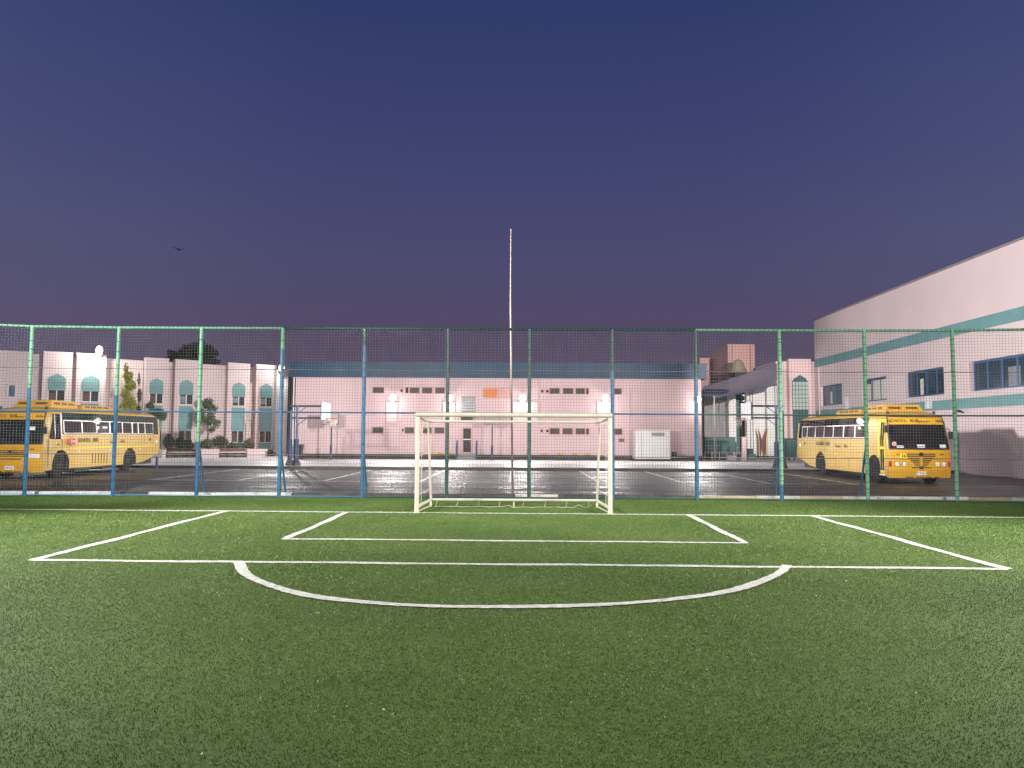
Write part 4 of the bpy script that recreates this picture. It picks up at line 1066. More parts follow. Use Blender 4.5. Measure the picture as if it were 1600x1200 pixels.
def arched():
    o = P0+DD*tl(260)
    t = thing('classroom_building', 'pink building with teal pointed arch windows and stepped parapet, behind the left bus', 'building', (o.x, o.y, ZP))
    zr = fz(340, 570.5); zb = fz(290, 563.5, OB)
    ts, te = tl(-130), tl(430)
    mb = MB(); fbox(mb, ts, te, -9, 0, ZP-0.05, zr); mb.build('wall', M['pink_pale'], t)
    z_ap, z_sh, z_ty = fz(372, 597, OB), fz(372, 606.5, OB), fz(372, 619.5, OB)
    z_p0, z_s1, z_l1, z_l0, z_b0 = fz(372, 635, OB), fz(372, 637, OB), fz(372, 673, OB), fz(372, 692, OB), fz(372, 701, OB)
    bays = [(-60, -14), (-9, 37.5), (64, 110), (117, 163), (225, 261), (272, 308), (355, 389), (399, 431)]
    for bi, (pa, pb) in enumerate(bays):
        ta, tb = tl(pa, OB), tl(pb, OB); tm = (ta+tb)/2
        if bi == 1:
            q = MB(); fbox(q, tl(-60), tl(43), 0.001, 0.08, ZP, zr+0.12); q.build('plain_bay', M['pink_pale'], t)
            a0, a1 = tl(9.5, 0.08), tl(24, 0.08); z0, z1 = fz(17, 622, 0.08), fz(17, 600, 0.08)
            f = MB(); e = 0.09
            fbox(f, a0, a0+e, 0.08, 0.14, z0, z1); fbox(f, a1-e, a1, 0.08, 0.14, z0, z1); fbox(f, a0+e+0.001, a1-e-0.001, 0.08, 0.14, z1-e, z1); fbox(f, a0+e+0.001, a1-e-0.001, 0.08, 0.15, z0, z0+e)
            fo = f.build('window', M['white'], t)
            f = MB(); fbox(f, a0+e+0.002, a1-e-0.002, 0.06, 0.10, z0+e+0.001, z1-e-0.001); f.build('pane', mat('blue_glass', (0.05, 0.13, 0.22), 0.6, 0.4, 1.5), fo)  # blue pane of the small square window
            continue
        if bi == 0: continue
        q = MB(); fbox(q, ta, tb, 0.001, OB, ZP, zb); fbox(q, ta-0.03, tb+0.03, 0.001, OB+0.03, zb+0.001, zb+0.06)
        by = q.build('bay', M['pink_pale'], t)
        hw_ = (tb-ta)*0.30
        O1 = OB+0.004
        # pointed tympanum
        pts = [(-hw_, z_ty), (hw_, z_ty), (hw_, z_sh)]
        AR = [(0.985, 0.2), (0.92, 0.40), (0.78, 0.57), (0.56, 0.70), (0.34, 0.80), (0.15, 0.90)]
        pts += [(hw_*a, z_sh+(z_ap-z_sh)*f) for a, f in AR]+[(0, z_ap)]+[(-hw_*a, z_sh+(z_ap-z_sh)*f) for a, f in reversed(AR)]+[(-hw_, z_sh)]
        q = MB(); q.prism([fpnt(tm+a, O1-0.03, z) for a, z in pts], (NN.x*0.06, NN.y*0.06, 0)); q.build('arch_panel', M['teal'], t)
        q = MB()
        for k in range(-3, 4): fbox(q, tm+k*hw_/3.6-0.012, tm+k*hw_/3.6+0.012, O1+0.03, O1+0.05, z_ty, z_sh)
        fbox(q, tm-hw_, tm+hw_, O1+0.03, O1+0.06, z_ty-0.02, z_ty+0.05); q.build('arch_ribs', M['teal'], t)
        def wnd(z0, z1, pale):
            f = MB(); e = 0.05
            fbox(f, tm-hw_, tm-hw_+e, O1, O1+0.05, z0, z1); fbox(f, tm+hw_-e, tm+hw_, O1, O1+0.05, z0, z1); fbox(f, tm-0.03, tm+0.03, O1, O1+0.06, z0, z1)
            fbox(f, tm-hw_, tm+hw_, O1+0.001, O1+0.07, z0-0.06, z0)
            fo = f.build('window', M['white'], t)
            f = MB(); fbox(f, tm-hw_+e, tm+hw_-e, O1-0.02, O1+0.015, z0+0.001, z1-0.001); f.build('pane', M['crater'], fo)
            f = MB()
            if pale:
                fbox(f, tm-hw_+e+0.02, tm-0.04, O1+0.016, O1+0.024, z0+0.05+0.3*random.random(), z1-0.1)
                f.build('blind', M['greycurtain'], fo)
            else:
                fbox(f, tm-hw_+e, tm-0.05, O1+0.016, O1+0.024, z0+0.02, z1-0.25*random.random()); f.build('curtain', mat('brown_curtain', (0.12, 0.06, 0.055), 0.9, 0.2, 3), fo)
        wnd(z_p0+0.06, z_ty-0.02, bi > 4)
        q = MB(); fbox(q, tm-hw_, tm+hw_, O1-0.03, O1+0.03, z_l1, z_s1); q.build('spandrel_panel', M['teal'], t)
        wnd(z_l0+0.06, z_l1-0.02, False)
        q = MB(); fbox(q, tm-hw_, tm+hw_, O1-0.03, O1+0.03, z_b0, z_l0); q.build('sill_panel', M['teal'], t)
    # recessed strips between the bays carry downpipes
    for pp in (114, 170, 220, 266, 394):
        q = MB(); a = tl(pp); c = fpnt(a, 0.08, 0); q.bar((c[0], c[1], ZP), (c[0], c[1], zr-0.3), 0.05, 8); q.build('downpipe', M['pink_pale'], t, smooth=40)
    # pale end block
    q = MB(); ta, tb = tl(431.5, 1.2), tl(449, 1.2); ze = fz(440, 577, 1.2)
    fbox(q, ta, tb, -8.8, 1.2, ZP, ze); q.build('end_block', M['white'], t)
    q = MB()
    for k in range(4): s_ = ta+(k+0.5)*(tb-ta)/4; fbox(q, s_-0.03, s_+0.03, 1.2, 1.23, ZP+0.3, ze-0.15)
    q.build('ribs', M['pink_pale'], t)
    q = MB(); ta, tb = tl(450.5, 0.4), tl(463, 0.4); fbox(q, ta, tb, -8.6, 0.4, ZP, ze-0.2); q.build('narrow_block', M['crater'], t)  # dark block fills the gap: recess shade and dark brown door together
arched()
# roof floodlight (left) and end block floodlight
for (pxx, pyy, off, lab) in ((155, 548, 0.9, 'glaring floodlight on the roof edge of the arched window building, above the left bus'), (440, 575, 1.9, 'bright floodlight on top of the pale end block left of the pink building')):
    q0 = P0+NN*off+DD*tl(pxx, off); c = P(pxx, pyy, Y=q0.y)
    t = thing('roof_floodlight', lab, 'floodlight', c)
    s_ = 1.1 if pxx < 200 else 0.9
    q = MB(); q.lathe((0, 0, 0), [(0.33*s_, 0.0), (0.34*s_, 0.05), (0.26*s_, 0.16), (0.12*s_, 0.26)], 24, 'y'); q.build('housing', M['dark'], t, local=True, smooth=40)
    q = MB(); q.lathe((0, 0, 0), [(0.10*s_, -0.11), (0.23*s_, -0.07), (0.31*s_, -0.002)], 24, 'y'); q.build('lens', M['lens'], t, local=True, smooth=60)
    q = MB(); q.bar((0, 0.2, -0.2*s_), (-NN.x*(off-OB+0.2), 0.2-NN.y*(off-OB+0.2), -0.5), 0.035, 8); q.build('bracket', M['dark'], t, local=True)
    t.rotation_euler = (0, 0, R(-22))
    if pxx < 200:
        light('POINT', 'lamp_light', c+Vector((0.1, -0.45, -0.2)), 750, (1, 0.96, 0.88), size=0.15)
        light('SPOT', 'lamp_beam', c+Vector((0.1, -0.35, -0.05)), 1800, (1, 0.96, 0.9), aim=c+Vector((6, -12, -7)), size=0.15, cone=120, blend=0.6)
    else:
        light('POINT', 'lamp_light', c+Vector((0.1, -0.45, 0)), 260, (1, 0.97, 0.92), size=0.12)
        light('SPOT', 'lamp_beam', c+Vector((0.1, -0.4, -0.05)), 2500, (1, 0.97, 0.94), aim=c+Vector((1, -10, -7)), size=0.15, cone=120, blend=0.6)

# ------------------------------------------------------------------ planters, bollard, plants
def planter(pa, pb, top, bot, label, m, kind='planter'):
    a, b = P(pa, bot, z=ZP), P(pb, bot-0.3, z=ZP)
    z1 = P(pa, top, Y=a.y).z
    d = Vector((b.x-a.x, b.y-a.y, 0)).normalized(); nb = Vector((-d.y, d.x, 0))*0.9
    t = thing(kind, label, kind.replace('_', ' '), ((a.x+b.x)/2, (a.y+b.y)/2, ZP))
    zm = z1-0.12
    q = MB(); q.hexa([a, b, b+nb, a+nb]+[Vector((p.x, p.y, zm)) for p in (a, b, b+nb, a+nb)]); q.build('body', m, t)
    e = d*0.04; f = Vector((-d.y, d.x, 0))*-0.04
    q = MB(); q.hexa([Vector((p.x, p.y, zm+0.001)) for p in (a-e+f, b+e+f, b+e+nb, a-e+nb)]+[Vector((p.x, p.y, z1)) for p in (a-e+f, b+e+f, b+e+nb, a-e+nb)]); q.build('coping', m, t)
    return a, b
planter(311.5, 342, 702, 715.3, 'pink rendered planter wall below the small leafy tree', M['pink_pale'])
planter(386, 417, 702, 714.5, 'pink rendered planter wall at the right end of the flower bed', M['pink_pale'])
planter(252, 258.5, 703, 716, 'short pink planter wall end beside the rear of the left bus', M['pink_pale'])
def bench(pa, pb, label):
    a, b = P(pa, 715, z=ZP), P(pb, 714.7, z=ZP); z1 = P(pa, 706, Y=a.y).z; z2 = P(pa, 700.5, Y=a.y).z
    d = Vector((b.x-a.x, b.y-a.y, 0)).normalized(); nb = Vector((-d.y, d.x, 0))
    t = thing('bench', label, 'bench', ((a.x+b.x)/2, (a.y+b.y)/2, ZP))
    def slab(p, q_, w0, w1, z0, zt_): 
        c = [p+nb*w0, q_+nb*w0, q_+nb*w1, p+nb*w1]; return [Vector((v.x, v.y, z0)) for v in c]+[Vector((v.x, v.y, zt_)) for v in c]
    q = MB(); q.hexa(slab(a, b, 0.0, 0.5, z1-0.07, z1)); q.build('seat', M['pink_pale'], t)
    for f in (0.02, 0.33, 0.64, 0.95):
        q = MB(); p = a+(b-a)*f; q.hexa(slab(p, p+d*0.09, 0.05, 0.45, ZP, z1-0.071)); q.build('leg', M['dark'], t)
    q = MB(); q.hexa(slab(a, b, 0.52, 0.66, ZP, z2)); q.build('backrest', M['brick'], t)
bench(259.5, 310.5, 'low bench with brown back beside the left bus, between planter walls')
bench(343, 385, 'low bench with brown back between the two longer pink planter walls')
c = P(245, 733, z=ZA)
t = thing('bollard', 'short dark blue bollard beside the rear of the left bus', 'bollard', (c.x, c.y, ZA))
q = MB(); q.bar((c.x, c.y, ZA), (c.x, c.y, ZA+0.62), 0.07, 12); q.build('post', M['navy'], t, smooth=40)
q = MB(); q.sphere((c.x, c.y, ZA+0.62), 0.075, 0.075, 0.05); q.build('cap', M['navy'], t, smooth=60)

def leaves(mb, blobs, n_, size, rn):
    tot = sum(b[1]*b[2]*b[3] for b in blobs)
    for (c, rx, ry, rz) in blobs:
        k = max(8, int(n_*rx*ry*rz/tot))
        for _ in range(k):
            while True:
                v = Vector((rn.uniform(-1, 1), rn.uniform(-1, 1), rn.uniform(-1, 1)))
                if 0.15 < v.length < 1: break
            v = v*(0.75+0.35*rn.random())
            p = Vector(c)+Vector((v.x*rx, v.y*ry, v.z*rz))
            a = Vector((rn.gauss(0, 1), rn.gauss(0, 1), rn.gauss(0, 1))).normalized(); b = a.orthogonal().normalized()
            s_ = size*rn.uniform(0.6, 1.3)
            mb.add([p-a*s_, p+b*s_*0.5, p+a*s_, p-b*s_*0.5], [(0, 1, 2, 3)])
def tree(name, label, base, h, blobs, n_, size, leafm, cat='tree', tr=0.08, limbs=True, group=None, seed=1):
    rn = random.Random(seed)
    t = thing(name, label, cat, base, group=group)
    b = Vector(base); q = MB(); 
    top = Vector((b.x+rn.uniform(-0.1, 0.1), b.y, b.z+h*0.75)); mid = b+(top-b)*0.5+Vector((rn.uniform(-0.08, 0.08), 0, 0))
    q.bar(b, mid, tr, 8, tr*0.75); q.bar(mid, top, tr*0.75, 8, tr*0.35)
    if limbs:
        for (c, rx, ry, rz) in blobs:
            s_ = b+(top-b)*rn.uniform(0.45, 0.9); q.bar(s_, Vector(c), tr*0.4, 6, tr*0.12)
            for _ in range(3): q.bar(Vector(c)*0.6+s_*0.4, Vector(c)+Vector((rn.uniform(-rx, rx), rn.uniform(-ry, ry), rn.uniform(-rz, rz)))*0.8, tr*0.16, 5, tr*0.06)
    q.build('trunk', M['bark'], t, smooth=40)
    q = MB(); leaves(q, blobs, n_, size, rn); q.build('crown', leafm, t, fix=False)
    return t
def fl(px, off): q = P0+NN*off+DD*tl(px, off); return Vector((q.x, q.y, ZP))
def blob(px, py, off, wpx, hpx, dy=0.0):
    q = P0+NN*off+DD*tl(px, off); v = P(px, py, Y=q.y); k = q.y/F
    return (Vector((v.x, v.y+dy, v.z)), wpx/2*k, wpx/2*k*0.8, hpx/2*k)
of = 1.6
tree('slender_tree', 'tall narrow yellow green tree lit up beside the arched window building', fl(198, of), 6.2,
     [blob(197, 575, of, 9, 16), blob(200, 588, of, 15, 20), blob(204, 602, of, 17, 20), blob(196, 614, of, 16, 20), blob(202, 630, of, 22, 24), blob(194, 640, of, 20, 22), blob(206, 650, of, 22, 24)], 3600, 0.09, M['leaf_lit'], seed=3)
tree('slender_tree', 'thin sparse dark climbing tree right of the yellow green tree', fl(217, 1.2), 5.2,
     [blob(217, 593, 1.2, 5, 26), blob(218, 618, 1.2, 8, 24), blob(216, 642, 1.2, 9, 22)], 900, 0.06, M['leaf_b'], tr=0.05, seed=4)
tree('small_tree', 'small loose leafy tree in the flower bed by the teal windows', fl(325, 2.0), 4.4,
     [blob(324, 630, 2.0, 20, 18), blob(331, 640, 2.0, 18, 20), blob(314, 648, 2.0, 18, 22), blob(327, 656, 2.0, 22, 20), blob(338, 662, 2.0, 14, 16), blob(310, 662, 2.0, 12, 14), blob(331, 672, 2.0, 14, 10)], 1700, 0.085, M['leaf'], tr=0.06, seed=5)
tree('small_tree', 'leafy shrub tree rising behind the rear of the left bus', fl(243, 1.9), 3.9,
     [blob(235, 634, 1.9, 15, 16), blob(247, 646, 1.9, 20, 18), blob(255, 650, 1.9, 14, 18), blob(240, 652, 1.9, 18, 20)], 1300, 0.08, M['leaf'], tr=0.05, seed=6)
tree('bare_tree', 'nearly bare thin branched tree between the last two arched bays', fl(395, 1.8), 3.6,
     [blob(390, 650, 1.8, 14, 14), blob(398, 644, 1.8, 12, 18), blob(394, 664, 1.8, 12, 16)], 60, 0.05, M['leaf_b'], tr=0.06, seed=7)
for (pp, py, wpx, hpx, m, lab, sd) in ((264, 690, 20, 24, 'leaf_d', 'dark upright shrub next to the rear of the left bus', 11), (283, 692, 22, 22, 'leaf_b', 'brownish upright shrub under the third arched window', 12),
        (296, 694, 14, 16, 'leaf', 'green low shrub left of the green and blue fence post', 13), (322, 694, 22, 14, 'leaf', 'low green bush below the small leafy tree', 14), (343, 690, 30, 20, 'leaf_d', 'dark rounded bush right of the small leafy tree', 15),
        (364, 697, 22, 10, 'leaf', 'low trailing bush under the teal window with white sill', 16), (388, 694, 22, 16, 'leaf_b', 'rounded brownish bush at the foot of the bare tree', 17), (422, 708, 18, 10, 'leaf_d', 'little dark bush at the foot of the pale end block', 18)):
    tree('shrub', lab, fl(pp, 2.2), 0.9, [blob(pp-wpx*0.2, py+1, 2.2, wpx*0.6, hpx*0.8), blob(pp+wpx*0.2, py+2, 2.2, wpx*0.6, hpx*0.75), blob(pp, py-1, 2.2, wpx*0.6, hpx)], 750, 0.075, M[m], 'shrub', 0.03, True, 'shrubs in the flower bed', sd)
# dark trees beyond the roof
def bt(px, py, Y): return P(px, py, Y=Y)
def far_tree(label, Y, base_px, blobs, n_, seed):
    b = bt(base_px, 640, Y); k = Y/F
    rr = random.Random(seed); ex = []
    for (x, y, w_, h_) in blobs:
        for _ in range(6):
            an = rr.uniform(0, 2*PI); ex.append((x+w_*0.5*math.cos(an), y+h_*0.48*math.sin(an), w_*rr.uniform(0.15, 0.36), h_*rr.uniform(0.18, 0.36)))
    bl = [(bt(x, y, Y), w_/2*k*0.85, w_/2*k, h_/2*k*0.85) for (x, y, w_, h_) in blobs]+[(bt(x, y, Y), w_/2*k, w_/2*k, h_/2*k) for (x, y, w_, h_) in ex]
    tree('background_tree', label, (b.x, b.y, ZA), max(4, bl[0][0].z*0.9), bl, n_, 0.22, M['leaf_d'], tr=0.2, seed=seed)
far_tree('large dark tree showing above the arched window building', 82, 310, [(306, 548, 46, 28), (322, 552, 32, 32), (292, 556, 34, 26), (315, 566, 50, 20)], 3400, 21)
far_tree('smaller dark tree top left of the large dark tree above the roof', 84, 270, [(270, 556, 16, 18), (266, 564, 14, 14), (276, 566, 16, 14)], 700, 22)

# ------------------------------------------------------------------ large pink hall on the right
def hall():
    XW = 23.5
    yn, yf = 8.0, P(1274, 600, X=XW).y
    zt = P(1500, 412.5, X=XW).z
    t = thing('sports_hall', 'large pale pink hall with two teal bands and blue framed windows on the right', 'building', (XW, 40, ZA))
    zs, zh = P(1527, 611, X=XW).z, P(1527, 564, X=XW).z
    wins = [(35.5, 40.2), (42.7, 47.0), (49.4, 52.9), (56.2, 60.2)]
    more = [(28.6, 33.2), (21.6, 26.2), (14.6, 19.2)]
    allw = sorted(more+wins)
    mb = MB(); th = 0.3
    mb.box(XW, XW+th, yn, yf, ZA-0.1, zs); mb.box(XW, XW+th, yn, yf, zh, zt)
    y = yn
    for a, b in allw: mb.box(XW, XW+th, y, a, zs, zh); y = b
    mb.box(XW, XW+th, y, yf, zs, zh)
    mb.box(XW+th, XW+25, yf-0.3, yf, ZA-0.1, zt); mb.box(XW+th, XW+25, yn, yn+0.3, ZA-0.1, zt)
    mb.build('wall', M['pink_pale'], t)
    q = MB(); q.box(XW-0.04, XW+25, yn-0.05, yf+0.05, zt+0.001, zt+0.12); q.build('roof', mat('grey_roof_edge', (0.25, 0.22, 0.22), 0.8, 0.1, 2), t)
    for (pa, pb) in ((478, 499.5), (614.5, 633)):
        z1, z0 = P(1600, pa, X=XW).z, P(1600, pb, X=XW).z
        if pa > 600: z1 = min(z1, zs-0.001)
        q = MB(); q.box(XW-0.012, XW, yn, yf, z0, z1); q.build('teal_band', M['teal'], t)
    for i, (a, b) in enumerate(allw):
        xi = XW+0.2
        f = MB(); e = 0.09; k = 4 if b-a > 4.1 else 3
        f.box(xi, xi+0.06, a, b, zs, zs+e); f.box(xi, xi+0.06, a, b, zh-e, zh)
        cuts = [a+(b-a)*j/k for j in range(k+1)]
        for j, c in enumerate(cuts):
            y0 = min(max(c-0.06, a), b-0.12); f.box(xi-0.01, xi+0.06, y0, y0+0.12, zs+e+0.001, zh-e-0.001)
        fo = f.build('window', M['blue_frame'], t)
        for j in range(k):
            f = MB(); f.box(xi+0.025, xi+0.04, cuts[j]+0.06, cuts[j+1]-0.06, zs+e, zh-e); f.build('pane', M['room_glass'], fo)
        f = MB(); pale = abs(a-49.4) < 0.1
        if pale:
            f.box(xi+0.005, xi+0.022, a+0.1, b-1.0, zs+0.1, zh-0.15); f.box(xi+0.005, xi+0.022, b-0.85, b-0.1, zs+0.1, zh-0.35)
            f.build('curtain', M['curtain'], fo)
        elif i % 2: 
            f.box(xi+0.005, xi+0.022, a+1.0, a+1.9, zs+0.1, zh-0.5); f.build('curtain', M['greycurtain'], fo)
        else:
            f.box(xi+0.005, xi+0.022, b-1.75, b-1.4, zs+0.12, zs+1.05); f.build('poster', M['curtain'], fo)
    for yy_, z1 in ((P(1281, 600, X=XW).y, P(1281, 573, X=XW).z), (P(1493, 600, X=XW).y, zh+0.3)):
        q = MB(); q.bar((XW-0.07, yy_, ZA), (XW-0.07, yy_, z1), 0.05, 8); q.build('downpipe', M['pink_pale'], t, smooth=40)
    v = P(1453, 628, X=XW); q = MB(); q.box(XW-0.15, XW-0.013, v.y-0.25, v.y+0.25, v.z-0.38, v.z+0.32); q.build('meter_box', M['white'], t)
    v = P(1506, 645, X=XW); q = MB(); q.bar((XW-0.25, v.y, v.z+0.1), (XW, v.y, v.z), 0.04, 8); q.box(XW-0.36, XW-0.2, v.y-0.07, v.y+0.07, v.z+0.03, v.z+0.16); q.build('wall_fitting', M['dark'], t)
    v = P(1324, 631, X=XW); q = MB(); q.box(XW-0.2, XW-0.013, v.y-0.2, v.y+0.2, v.z-0.35, v.z+0.5); q.build('meter_box', M['white'], t)
hall()

# ------------------------------------------------------------------ courtyard between the pink building and the hall
def yard():
    # pink tower block
    Y0 = 68.0
    a, b = P(1138, 610, Y=Y0), P(1180, 610, Y=Y0); zt = P(1160, 538, Y=Y0).z
    t = thing('tower_block', 'salmon pink tower block rising behind the shade sail', 'building', ((a.x+b.x)/2, Y0, ZP))
    dl = Vector((P(1109, 600, Y=Y0+7).x-a.x, 7, 0))
    base = [Vector((a.x, Y0, ZP)), Vector((b.x, Y0, ZP)), Vector((b.x+dl.x, Y0+7, ZP)), Vector((a.x+dl.x, Y0+7, ZP))]
    q = MB(); q.hexa(base+[Vector((v.x, v.y, zt)) for v in base]); q.build('wall', M['salmon'], t)
    q = MB(); q.box(a.x+0.35, a.x+0.40, Y0-0.02, Y0+0.01, 4, zt-0.05); q.box(b.x-0.40, b.x-0.35, Y0-0.02, Y0+0.01, 4, zt-0.05); q.build('groove', M['brick'], t)
    a2, b2 = P(1094, 600, Y=72), P(1108.5, 600, Y=72)
    t2 = thing('narrow_block', 'small salmon block peeping above the right end of the blue parapet', 'building', ((a2.x+b2.x)/2, 72, ZP))
    q = MB(); z2 = P(1100, 561, Y=72).z; q.box(a2.x, b2.x, 72, 76, ZP, z2); q.build('wall', M['salmon'], t2)
    q = MB(); q.box(a2.x-0.05, b2.x+0.05, 71.9, 76.1, z2+0.001, z2+0.1); q.build('coping', M['salmon'], t2)
    # glazed stair tower with small dome
    Y1 = 63.0
    a, b = P(1150, 640, Y=Y1), P(1167, 640, Y=Y1); cx = (a.x+b.x)/2
    t = thing('stair_tower', 'narrow teal glazed tower with a beige dome and a lit crescent', 'tower', (cx, Y1, ZP))
    z0, z1 = P(1158, 606, Y=Y1).z, P(1158, 582, Y=Y1).z
    q = MB(); q.box(a.x, b.x, Y1, Y1+1.6, ZP, z0); q.build('glazing', M['darkteal'], t)
    q = MB(); q.box(a.x-0.02, b.x+0.02, Y1-0.02, Y1+1.6, z0+0.001, z1); q.build('dark_head', M['plinth'], t)
    q = MB()
    for k in range(1, 7): zz = ZP+k*(z0-ZP)/7; q.box(a.x, b.x, Y1-0.03, Y1-0.001, zz, zz+0.05)
    for xx_ in (a.x, cx-0.02, b.x-0.05): q.box(xx_, xx_+0.05, Y1-0.05, Y1-0.031, ZP, z0)
    q.build('mullions', M['teal'], t)
    r0 = (P(1174, 580, Y=Y1).x-P(1146, 580, Y=Y1).x)/2; zt = P(1159, 560, Y=Y1).z; hh = zt-z1
    q = MB(); q.lathe((cx, Y1+0.8, z1), [(r0*1.08, 0.002), (r0*0.95, hh*0.16), (r0*0.74, hh*0.42), (r0*0.62, hh*0.72), (r0*0.35, hh*0.93), (0.02, hh)], 16); q.build('dome', M['dome'], t, smooth=30)
    mc = P(1161.5, 622, Y=Y1-0.06)
    q = MB(); pts = []
    R0 = 0.27
    for k in range(13): an = R(-110)+R(220)*k/12; pts.append((mc.x+R0*math.cos(an), Y1-0.08, mc.z+R0*math.sin(an)))
    for k in range(11, 0, -1): an = R(-100)+R(200)*k/12; pts.append((mc.x-0.06+R0*0.72*math.cos(an), Y1-0.08, mc.z+R0*0.85*math.sin(an)))
    q.prism(pts, (0, 0.025, 0)); q.build('crescent', M['moon'], t)
    # shade sail
    ps = [(1098, 605, 60), (1166, 584, 60.5), (1214, 565.5, 62), (1214, 600.5, 55), (1166, 611, 54.5), (1116, 621, 54)]
    v = [P(x, y, Y=Y) for x, y, Y in ps]
    t = thing('shade_sail', 'mauve fabric shade sail stretched right of the pink building', 'shade sail', v[4])
    q = MB(); n_ = 8
    top = [v[0].lerp(v[1], k/4) for k in range(4)]+[v[1].lerp(v[2], k/4) for k in range(5)]
    bot = [v[5].lerp(v[4], k/4) for k in range(4)]+[v[4].lerp(v[3], k/4) for k in range(5)]
    vs = []; 
    for j in range(5):
        for k in range(9):
            p = top[k].lerp(bot[k], j/4); p = p+Vector((0, 0, -0.35*math.sin(PI*j/4)*(0.4+0.6*math.sin(PI*k/8)))); vs.append(p)
    L0 = len(vs); vs += [p+Vector((0, 0, -0.02)) for p in vs]
    fs = []
    for j in range(4):
        for k in range(8):
            i0 = j*9+k; fs.append((i0, i0+1, i0+10, i0+9)); fs.append((L0+i0+9, L0+i0+10, L0+i0+1, L0+i0))
    q.add(vs, fs); q.build('fabric', M['sail'], t, fix=False, smooth=60)
    q = MB(); q.path([b_+Vector((0, -0.03, -0.03)) for b_ in bot], 0.05, 6); q.build('edge_cable', M['sail_d'], t); q = MB(); q.path([b_ for b_ in top], 0.03, 6); q.build('edge_cable', M['sail_d'], t)
    q = MB()
    for pp in (v[5], v[3]): q.bar((pp.x, pp.y, ZP), (pp.x, pp.y, pp.z+0.1), 0.05, 8)
    q.build('mast', M['greywall'], t, smooth=40)
    # separate sheet standing for the bluish underside of the sail
    av = [P(1099, 607, Y=58), P(1148, 608, Y=58), P(1148, 616, Y=55.5), P(1099, 618, Y=55.5)]
    t = thing('underside', 'dark blue underside of the mauve shade sail', 'underside', av[3])
    q = MB(); q.hexa([p+Vector((0, 0, -0.04)) for p in av]+av); q.build('canopy', M['sail_d'], t)
    q = MB(); q.bar(av[3], (av[3].x, 58.2, av[3].z-0.8), 0.03, 6); q.bar(av[2], (av[2].x, 58.2, av[2].z-0.8), 0.03, 6); q.build('support', M['dark'], t)
    # grey ribbed screen and white columns
    def block(name, label, cat, x0, x1, y0, y1, Y, D, m, group=None):
        p0, p1 = P(x0, y1, Y=Y), P(x1, y0, Y=Y)
        t_ = thing(name, label, cat, ((p0.x+p1.x)/2, Y, ZP), group=group)
        q_ = MB(); q_.box(p0.x, p1.x, Y, Y+D, ZP, p1.z); q_.build('wall', m, t_); return t_, p0, p1
    t, p0, p1 = block('ribbed_screen', 'grey ribbed metal screen in the dim corner right of the pink building', 'screen', 1101, 1139, 608, 700, 61, 0.3, M['greywall'])
    q = MB(); k = p0.x+0.1
    while k < p1.x-0.1: q.box(k, k+0.08, 60.93, 60.999, ZP, p1.z-0.02); k += 0.22
    q.build('ribs', M['greywall'], t)
    t, p0, p1 = block('white_column', 'tall plain white column left of the teal glazed tower', 'column', 1139.5, 1149.5, 606, 700, 60, 0.8, M['white'])
    q = MB(); q.box(p0.x-0.05, p1.x+0.05, 59.95, 60.8, ZP, ZP+0.3); q.build('base', M['plinth'], t)
    t, p0, p1 = block('white_wall', 'white rendered wall with two banner shapes behind the right basketball stand', 'wall', 1167.5, 1217, 596, 700, 60, 0.5, M['white'])
    q = MB(); q.box(p0.x-0.02, p1.x+0.02, 59.9, 60.5, ZP, ZP+0.25); q.build('base', M['plinth'], t)
    for pp in (1172, 1176, 1211): x_ = P(pp, 650, Y=60).x; q = MB(); q.bar((x_, 59.93, ZP+0.26), (x_, 59.93, p1.z-0.1), 0.035, 8); q.build('pipe', M['greywall'], t, smooth=40)
    # banners
    for pp, sg, lab in ((1188.5, 1, 'maroon and yellow feather banner leaning left against the white wall'), (1196, -1, 'maroon and yellow feather banner leaning right against the white wall')):
        k_ = 59.0/F; xb = P(pp, 712, Y=59.0).x; z0 = P(pp, 712, Y=59.0).z; z1 = P(pp, 668, Y=59.0).z; hh = z1-z0
        t = thing('feather_banner', lab, 'banner', (xb, 59.0, ZP))
        inner = [(0.02, 0.0), (0.10, 0.25), (0.12, 0.55), (0.0, 0.78), (-0.18, 1.0)]
        outer = [(-0.19, 1.0), (-0.14, 0.8), (-0.08, 0.55), (-0.08, 0.25), (-0.05, 0.0)]
        q = MB(); q.prism([(xb+sg*x_, 59.0, z0+hh*f) for x_, f in inner+outer], (0, 0.03, 0)); q.build('cloth', M['maroon'], t)
        q = MB(); q.path([(xb+sg*(x_-0.02), 58.99, z0+hh*f) for x_, f in outer], 0.025, 6); q.build('yellow_edge', M['brightyellow'], t)
        q = MB(); q.bar((xb, 59.02, ZP), (xb, 59.02, z0+0.05), 0.03, 6); q.build('pole', M['dark'], t)
    # low teal stalls, fence posts, bins
    p0, p1 = P(1104, 700, Y=57.5), P(1149, 684, Y=57.5)
    t = thing('garden_stall', 'dark green low stall under the shade sail beside the pink building', 'stall', ((p0.x+p1.x)/2, 57.5, ZP))
    q = MB(); q.box(p0.x, p1.x, 57.5, 58.6, ZP+0.25, p1.z); q.build('counter', M['darkteal'], t)
    q = MB(); q.box(p0.x+0.1, p1.x-0.1, 57.6, 58.5, ZP, ZP+0.249); q.build('base', M['dark'], t)
    q = MB(); q.box(p0.x-0.08, p1.x+0.08, 57.4, 58.7, p1.z+0.001, p1.z+0.06); q.build('top', M['dark'], t)
    p = P(1143, 708, Y=57.0); t = thing('white_crate', 'small white crate on the ground before the dark green stall', 'crate', (p.x, 57, ZP))
    q = MB(); q.box(p.x-0.3, p.x+0.3, 56.8, 57.2, ZP, ZP+0.30); q.build('body', M['white'], t)
